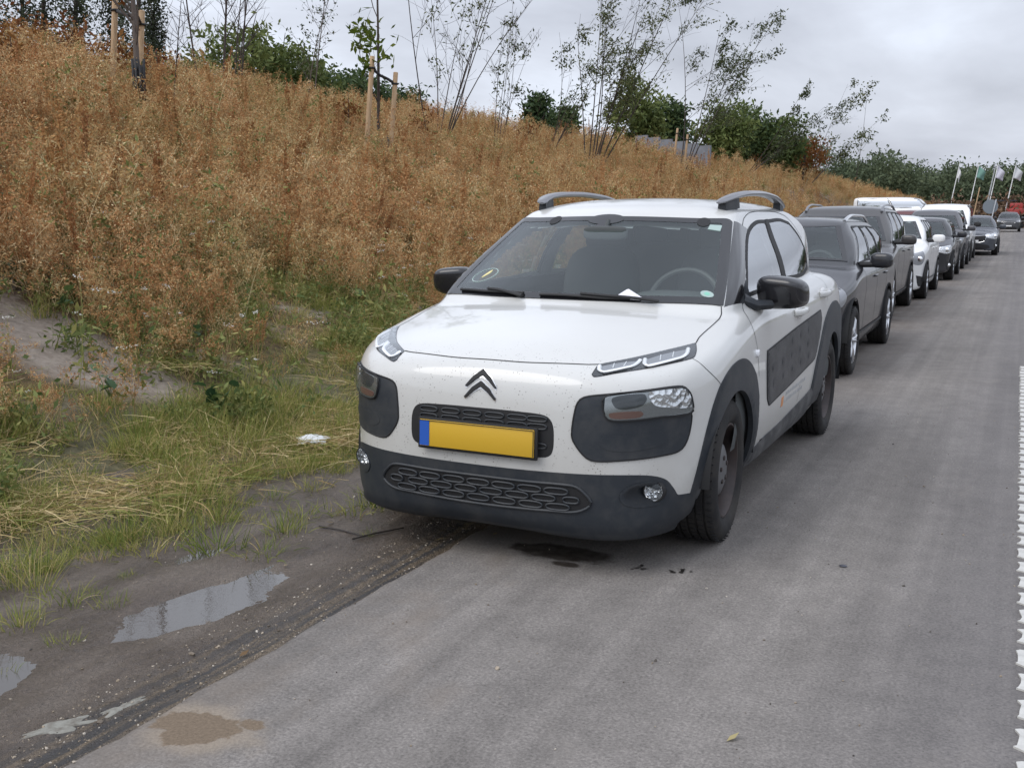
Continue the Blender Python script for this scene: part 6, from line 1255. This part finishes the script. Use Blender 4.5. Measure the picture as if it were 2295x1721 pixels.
for px,py,tt,h,l in ((860,318,20.2,.5,'black trunk guard at the foot of the young maple'),(318,312,16.1,.95,'black trunk guard at the foot of the grey trunk')):
    b=onbank(px,py,tt); m=MB(); 
    for k in range(9): a=k*.7; m.tube([(.07*math.cos(a),.07*math.sin(a),0),(.075*math.cos(a+.1),.075*math.sin(a+.1),h*.5),(.085*math.cos(a+.2),.085*math.sin(a+.2),h+(.1 if k%2 else 0))],.022,5)
    o=m.build('trunk_guard',strap,auto=False); o.location=(b[0],b[1],b[2]+.15); tag(o,l,'trunk guard')
# grey panel wall on the crest
wl=tag(empty('panel_wall',(0,0,0)),'low grey panel wall stepping down behind the crest','wall'); a=np.array(onbank(1425,320,50)[:2]); b=np.array(onbank(1592,380,47)[:2]); gw=mat('grey_panel',(.19,.20,.225),.6)
t=gw.node_tree; v=oc(t); t.links.new(ramp(t,nz(t,v,3,6),(.3,(.15,.16,.18)),(.7,(.22,.23,.26))),B_(gw).inputs['Base Color'])
n=6
for k in range(n):
    u0,u1=k/n,(k+1)/n; p=a+(b-a)*u0; q=a+(b-a)*u1; c=(p+q)/2; L=np.linalg.norm(q-p); top=5.5-.78*(u0+u1)/2; zb=1.5; MB().box((c[0],c[1],(top+zb)/2),(L-.03,.10,top-zb),rz=math.atan2(q[1]-p[1],q[0]-p[0])).build('wall_panel',gw,wl,False)
# flags
for px,pt,pb,Y,col,lab in ((2132,2144,0,112,(.70,.70,.70),'white flag hanging down its pole'),(2175,2188,1,112,(.16,.30,.25),'green flag flying from its pole'),(2218,2231,2,112,(.56,.55,.62),'pale lilac flag on the pole beside the lamp mast'),(2258,2271,3,112,(.55,.56,.58),'pale grey flag on the pole by the red machines')):
    d=CF+CR*(px-1147.5)/2311.41+CU*(860.5-452)/2311.41; k=(Y-CAMPOS[1])/d[1]; p=CAMPOS+d*k; zg=float(zr(Y)); lean=np.array([CR[0],CR[1],0])*.155; base=np.array([p[0],p[1],zg])-lean*(p[2]-zg); root=empty('flag_pole',base,0,lab,'flag','flags before the far wood'); H=7.35-zg-.05*pb
    ax=np.array([lean[0],lean[1],1.0]); MB().tube([ax*0,ax*H*.5,ax*H],[.06,.05,.035],8).build('pole',mat('pole_white',(.75,.75,.75),.5),root)
    fl=[];W_,Hh=(1.0,1.25); nx,ny=8,8; hang=.6 if pb==0 else .45
    wv=.2 if pb==0 else .75
    for i in range(nx+1):
        for j in range(ny+1):
            u=i/nx; v_=j/ny; o=ax*(H-.15-v_*Hh*(1-.35*u))+np.array([CR[0],CR[1],0])*wv*u+np.array([0,0,-hang*u*1.7])+np.array([CF[0],CF[1],0])*.12*math.sin(u*6+v_*3); fl.append(o)
    Fs=[(i*(ny+1)+j,(i+1)*(ny+1)+j,(i+1)*(ny+1)+j+1,i*(ny+1)+j+1) for i in range(nx) for j in range(ny)]; me=mkmesh('flag',fl,Fs); o=link('flag',me,mat('flag_cloth',col,.8),root); sd_=o.modifiers.new('thickness','SOLIDIFY'); sd_.thickness=.006
def farpole(px,pyt,Y,r,lab,col,nm='post',lean=.15):
    d=CF+CR*(px-1147.5)/2311.41+CU*(860.5-pyt)/2311.41; k=(Y-CAMPOS[1])/d[1]; p=CAMPOS+d*k; zg=float(zr(Y)); ln=np.array([CR[0],CR[1],0])*lean; H=p[2]-zg; b=np.array([p[0],p[1],zg])-ln*H; ax=np.array([ln[0],ln[1],1]); return b,ax,H
b,ax,H=farpole(2231,374,118,.1,'',None); root=empty('lamp_mast',b,0,'tall thin grey lamp mast between the lilac and grey flags','lamp'); MB().tube([ax*0,ax*H],[.10,.06],8).build('mast',mat('mast_grey',(.4,.41,.42),.5,.4),root); MB().sell(ax*H+np.array([.25,0,0]),(.9,.35,.18),.5).build('lamp_head',mat('lamp_grey',(.35,.36,.38),.5),root)
b,ax,H=farpole(2196,420,100,.08,'',None); o=MB().tube([ax*0,ax*H],[.06,.05],8).build('timber_post',wood); o.location=b; tag(o,'plain brown timber post before the green flag pole','post')
# round sign seen from behind
b,ax,H=farpole(2233,447,62,.06,'',None,lean=.17); root=empty('round_sign',b,0,'round traffic sign seen from its grey back','sign'); sgm=mat('sign_back',(.20,.23,.26),.5,.3); MB().tube([ax*0,ax*H],[.035,.035],10).build('post',mat('post_pale',(.55,.57,.60),.4,.5),root)
c=ax*(H-.42)-np.array([.22,0,0]); m=MB(); m.lathe([(-.012,.0005),(-.012,.40),(.0,.41),(.012,.40),(.012,.0005)],36,1,c=c+np.array([0,.06,0])); m.build('sign_disc',sgm,root)
# red farm machinery far down the road
rm=mat('machine_red',(.34,.035,.03),.45); root=empty('farm_machine',(1.9,112,float(zr(112))),0,'red farm machine with a raised arm and dark wheels','machine'); MB().box((.2,0,1.5),(3.2,2.0,.9),bev=.1).box((-.5,0,2.1),(1.2,1.6,.7),bev=.1).build('chassis',rm,root); MB().tube([(.3,0,1.9),(.6,0,3.6),(1.6,0,4.9),(2.8,0,4.6)],[.22,.2,.17,.12],8).build('arm',rm,root)
for x in (-1.1,.2,1.5): MB().lathe([(-.25,.2),(-.25,.6),(-.1,.7),(.1,.7),(.25,.6),(.25,.2)],20,1,c=(x,-1.2,.72)).build('wheel',M['rubber'],root)
MB().box((-1.8,0,2.7),(2.6,.3,.12)).box((-2.4,.2,1.4),(.12,.12,2.6)).build('frame',mat('machine_dark',(.03,.035,.045),.5),root,False)
root=empty('farm_trailer',(-1.2,116,float(zr(116))),0,'dark blue grey implement standing beside the red farm machine','machine'); MB().box((0,0,1.2),(2.6,2.2,.7),bev=.08).build('box',mat('machine_blue',(.05,.065,.09),.5),root)
for x in (-.7,.7): MB().lathe([(-.2,.15),(-.2,.5),(0,.58),(.2,.5),(.2,.15)],18,1,c=(x,-1.2,.6)).build('wheel',M['rubber'],root)
# far kerb of the bend
km=mat('kerb_stone',(.45,.44,.42),.8); P=[(2.45+.0*k,78+k,0) for k in np.linspace(0,18,10)]; P=[(2.45+((y-78)/18)**2*3.5,y,float(zr(y))+.06) for _,y,_ in P]
m=MB(); 
for a_,b_ in zip(P[:-1],P[1:]): a_=np.array(a_); b_=np.array(b_); c=(a_+b_)/2; m.box(c,(np.linalg.norm(b_-a_),.16,.14),rz=math.atan2(b_[1]-a_[1],b_[0]-a_[0]))
tag(m.build('kerb',km,None,False),kind='structure')
# paper slip under the wiper, roof aerial on the people carrier
pw_=Proj(MAINF,(0,.5,-.86)); sl_=[(.268,.100,1.053,1),(.297,.150,1.080,1),(.380,.112,1.043,1),(.374,.094,1.034,1),(.308,.080,1.038,1)]
V,Fs,Nn=panel(pw_,outline(pw_,sl_),.010,0,-.008,.02); o=link('paper_slip',mkmesh('paper_slip',V,Fs,True,Nn),M['paper']); tag(o,'folded white paper slip tucked under the windscreen wiper','paper')
# litter
wp=mat('white_plastic',(.62,.64,.64),.35); rs=RS(33)
p=gpx(702,1013); V=[];n=16
for i in range(n):
    for j in range(n): u=i/(n-1)*2-1; v_=j/(n-1)*2-1; rr=max(0,1-(u*u+v_*v_)*.55); V.append((u*.075*(1+.12*math.sin(3*v_)),v_*.05,.004+.034*rr+rs.rand()*.010))
Fs=[(i*n+j,(i+1)*n+j,(i+1)*n+j+1,i*n+j+1) for i in range(n-1) for j in range(n-1)]; o=link('plastic_litter',mkmesh('plastic_litter',V,Fs),wp); o.location=(p[0],p[1],float(mudz(np.array(p[0]),np.array(p[1])))+.05); o.scale=(1.25,1.25,1.25); o.rotation_euler=(.1,0,.5); tag(o,'crumpled white plastic scrap lying in the grass by the bumper','litter')
p=gpx(243,1118); q=Q4(); 
for k in range(7): q.ribbon(curve3((0,0,.02),(rs.normal(),rs.normal(),.35),.16*rs.uniform(.6,1.2),5,rs,.6,.6),.022,.010,0,rs.rand(),rs)
o=link('corn_husk',q.mesh('corn_husk',[leafmat('husk',[(.50,.36,.17),(.66,.52,.30)],.8,.2)])); o.location=(p[0],p[1],.02); tag(o,'dry pale husk with twisted strips at the edge of the grass','husk')
lf_=leafmat('fallen_leaf',[(.16,.10,.05),(.30,.21,.09),(.40,.34,.17)],.7,.2); k=0
for px,py in ((985,1205),(1110,1200),(548,1460),(740,1168),(1643,1657),(640,1260)):
    p=gpx(px,py,0); q=Q4(); q.bits(np.zeros((1,3)),.035,0,RS(k+50),1.3,rs.rand(),N=np.array([[0,0,3.0]])); o=link('fallen_leaf',q.mesh('fallen_leaf',[lf_])); o.location=(p[0],p[1],(.010 if p[0]>-.2 else float(mudz(np.array(p[0]),np.array(p[1])))+.012)); tag(o,'single dry fallen leaf lying on the mud or asphalt','leaf','fallen leaves'); k+=1
tw=mat('wet_twig',(.03,.022,.018),.6)
for pts,l in (([(715,1175),(760,1183),(812,1195)],'thin dark twig lying straight on the mud'),([(790,1202),(840,1190),(905,1176)],'dark twig lying across the mud towards the bumper')):
    P=[gpx(a,b_,0) for a,b_ in pts]; P=[(q_[0],q_[1],float(mudz(np.array(q_[0]),np.array(q_[1])))+.008) for q_ in P]; tag(MB().tube(P,[.004,.0045,.003],6).build('twig',tw),l,'twig')
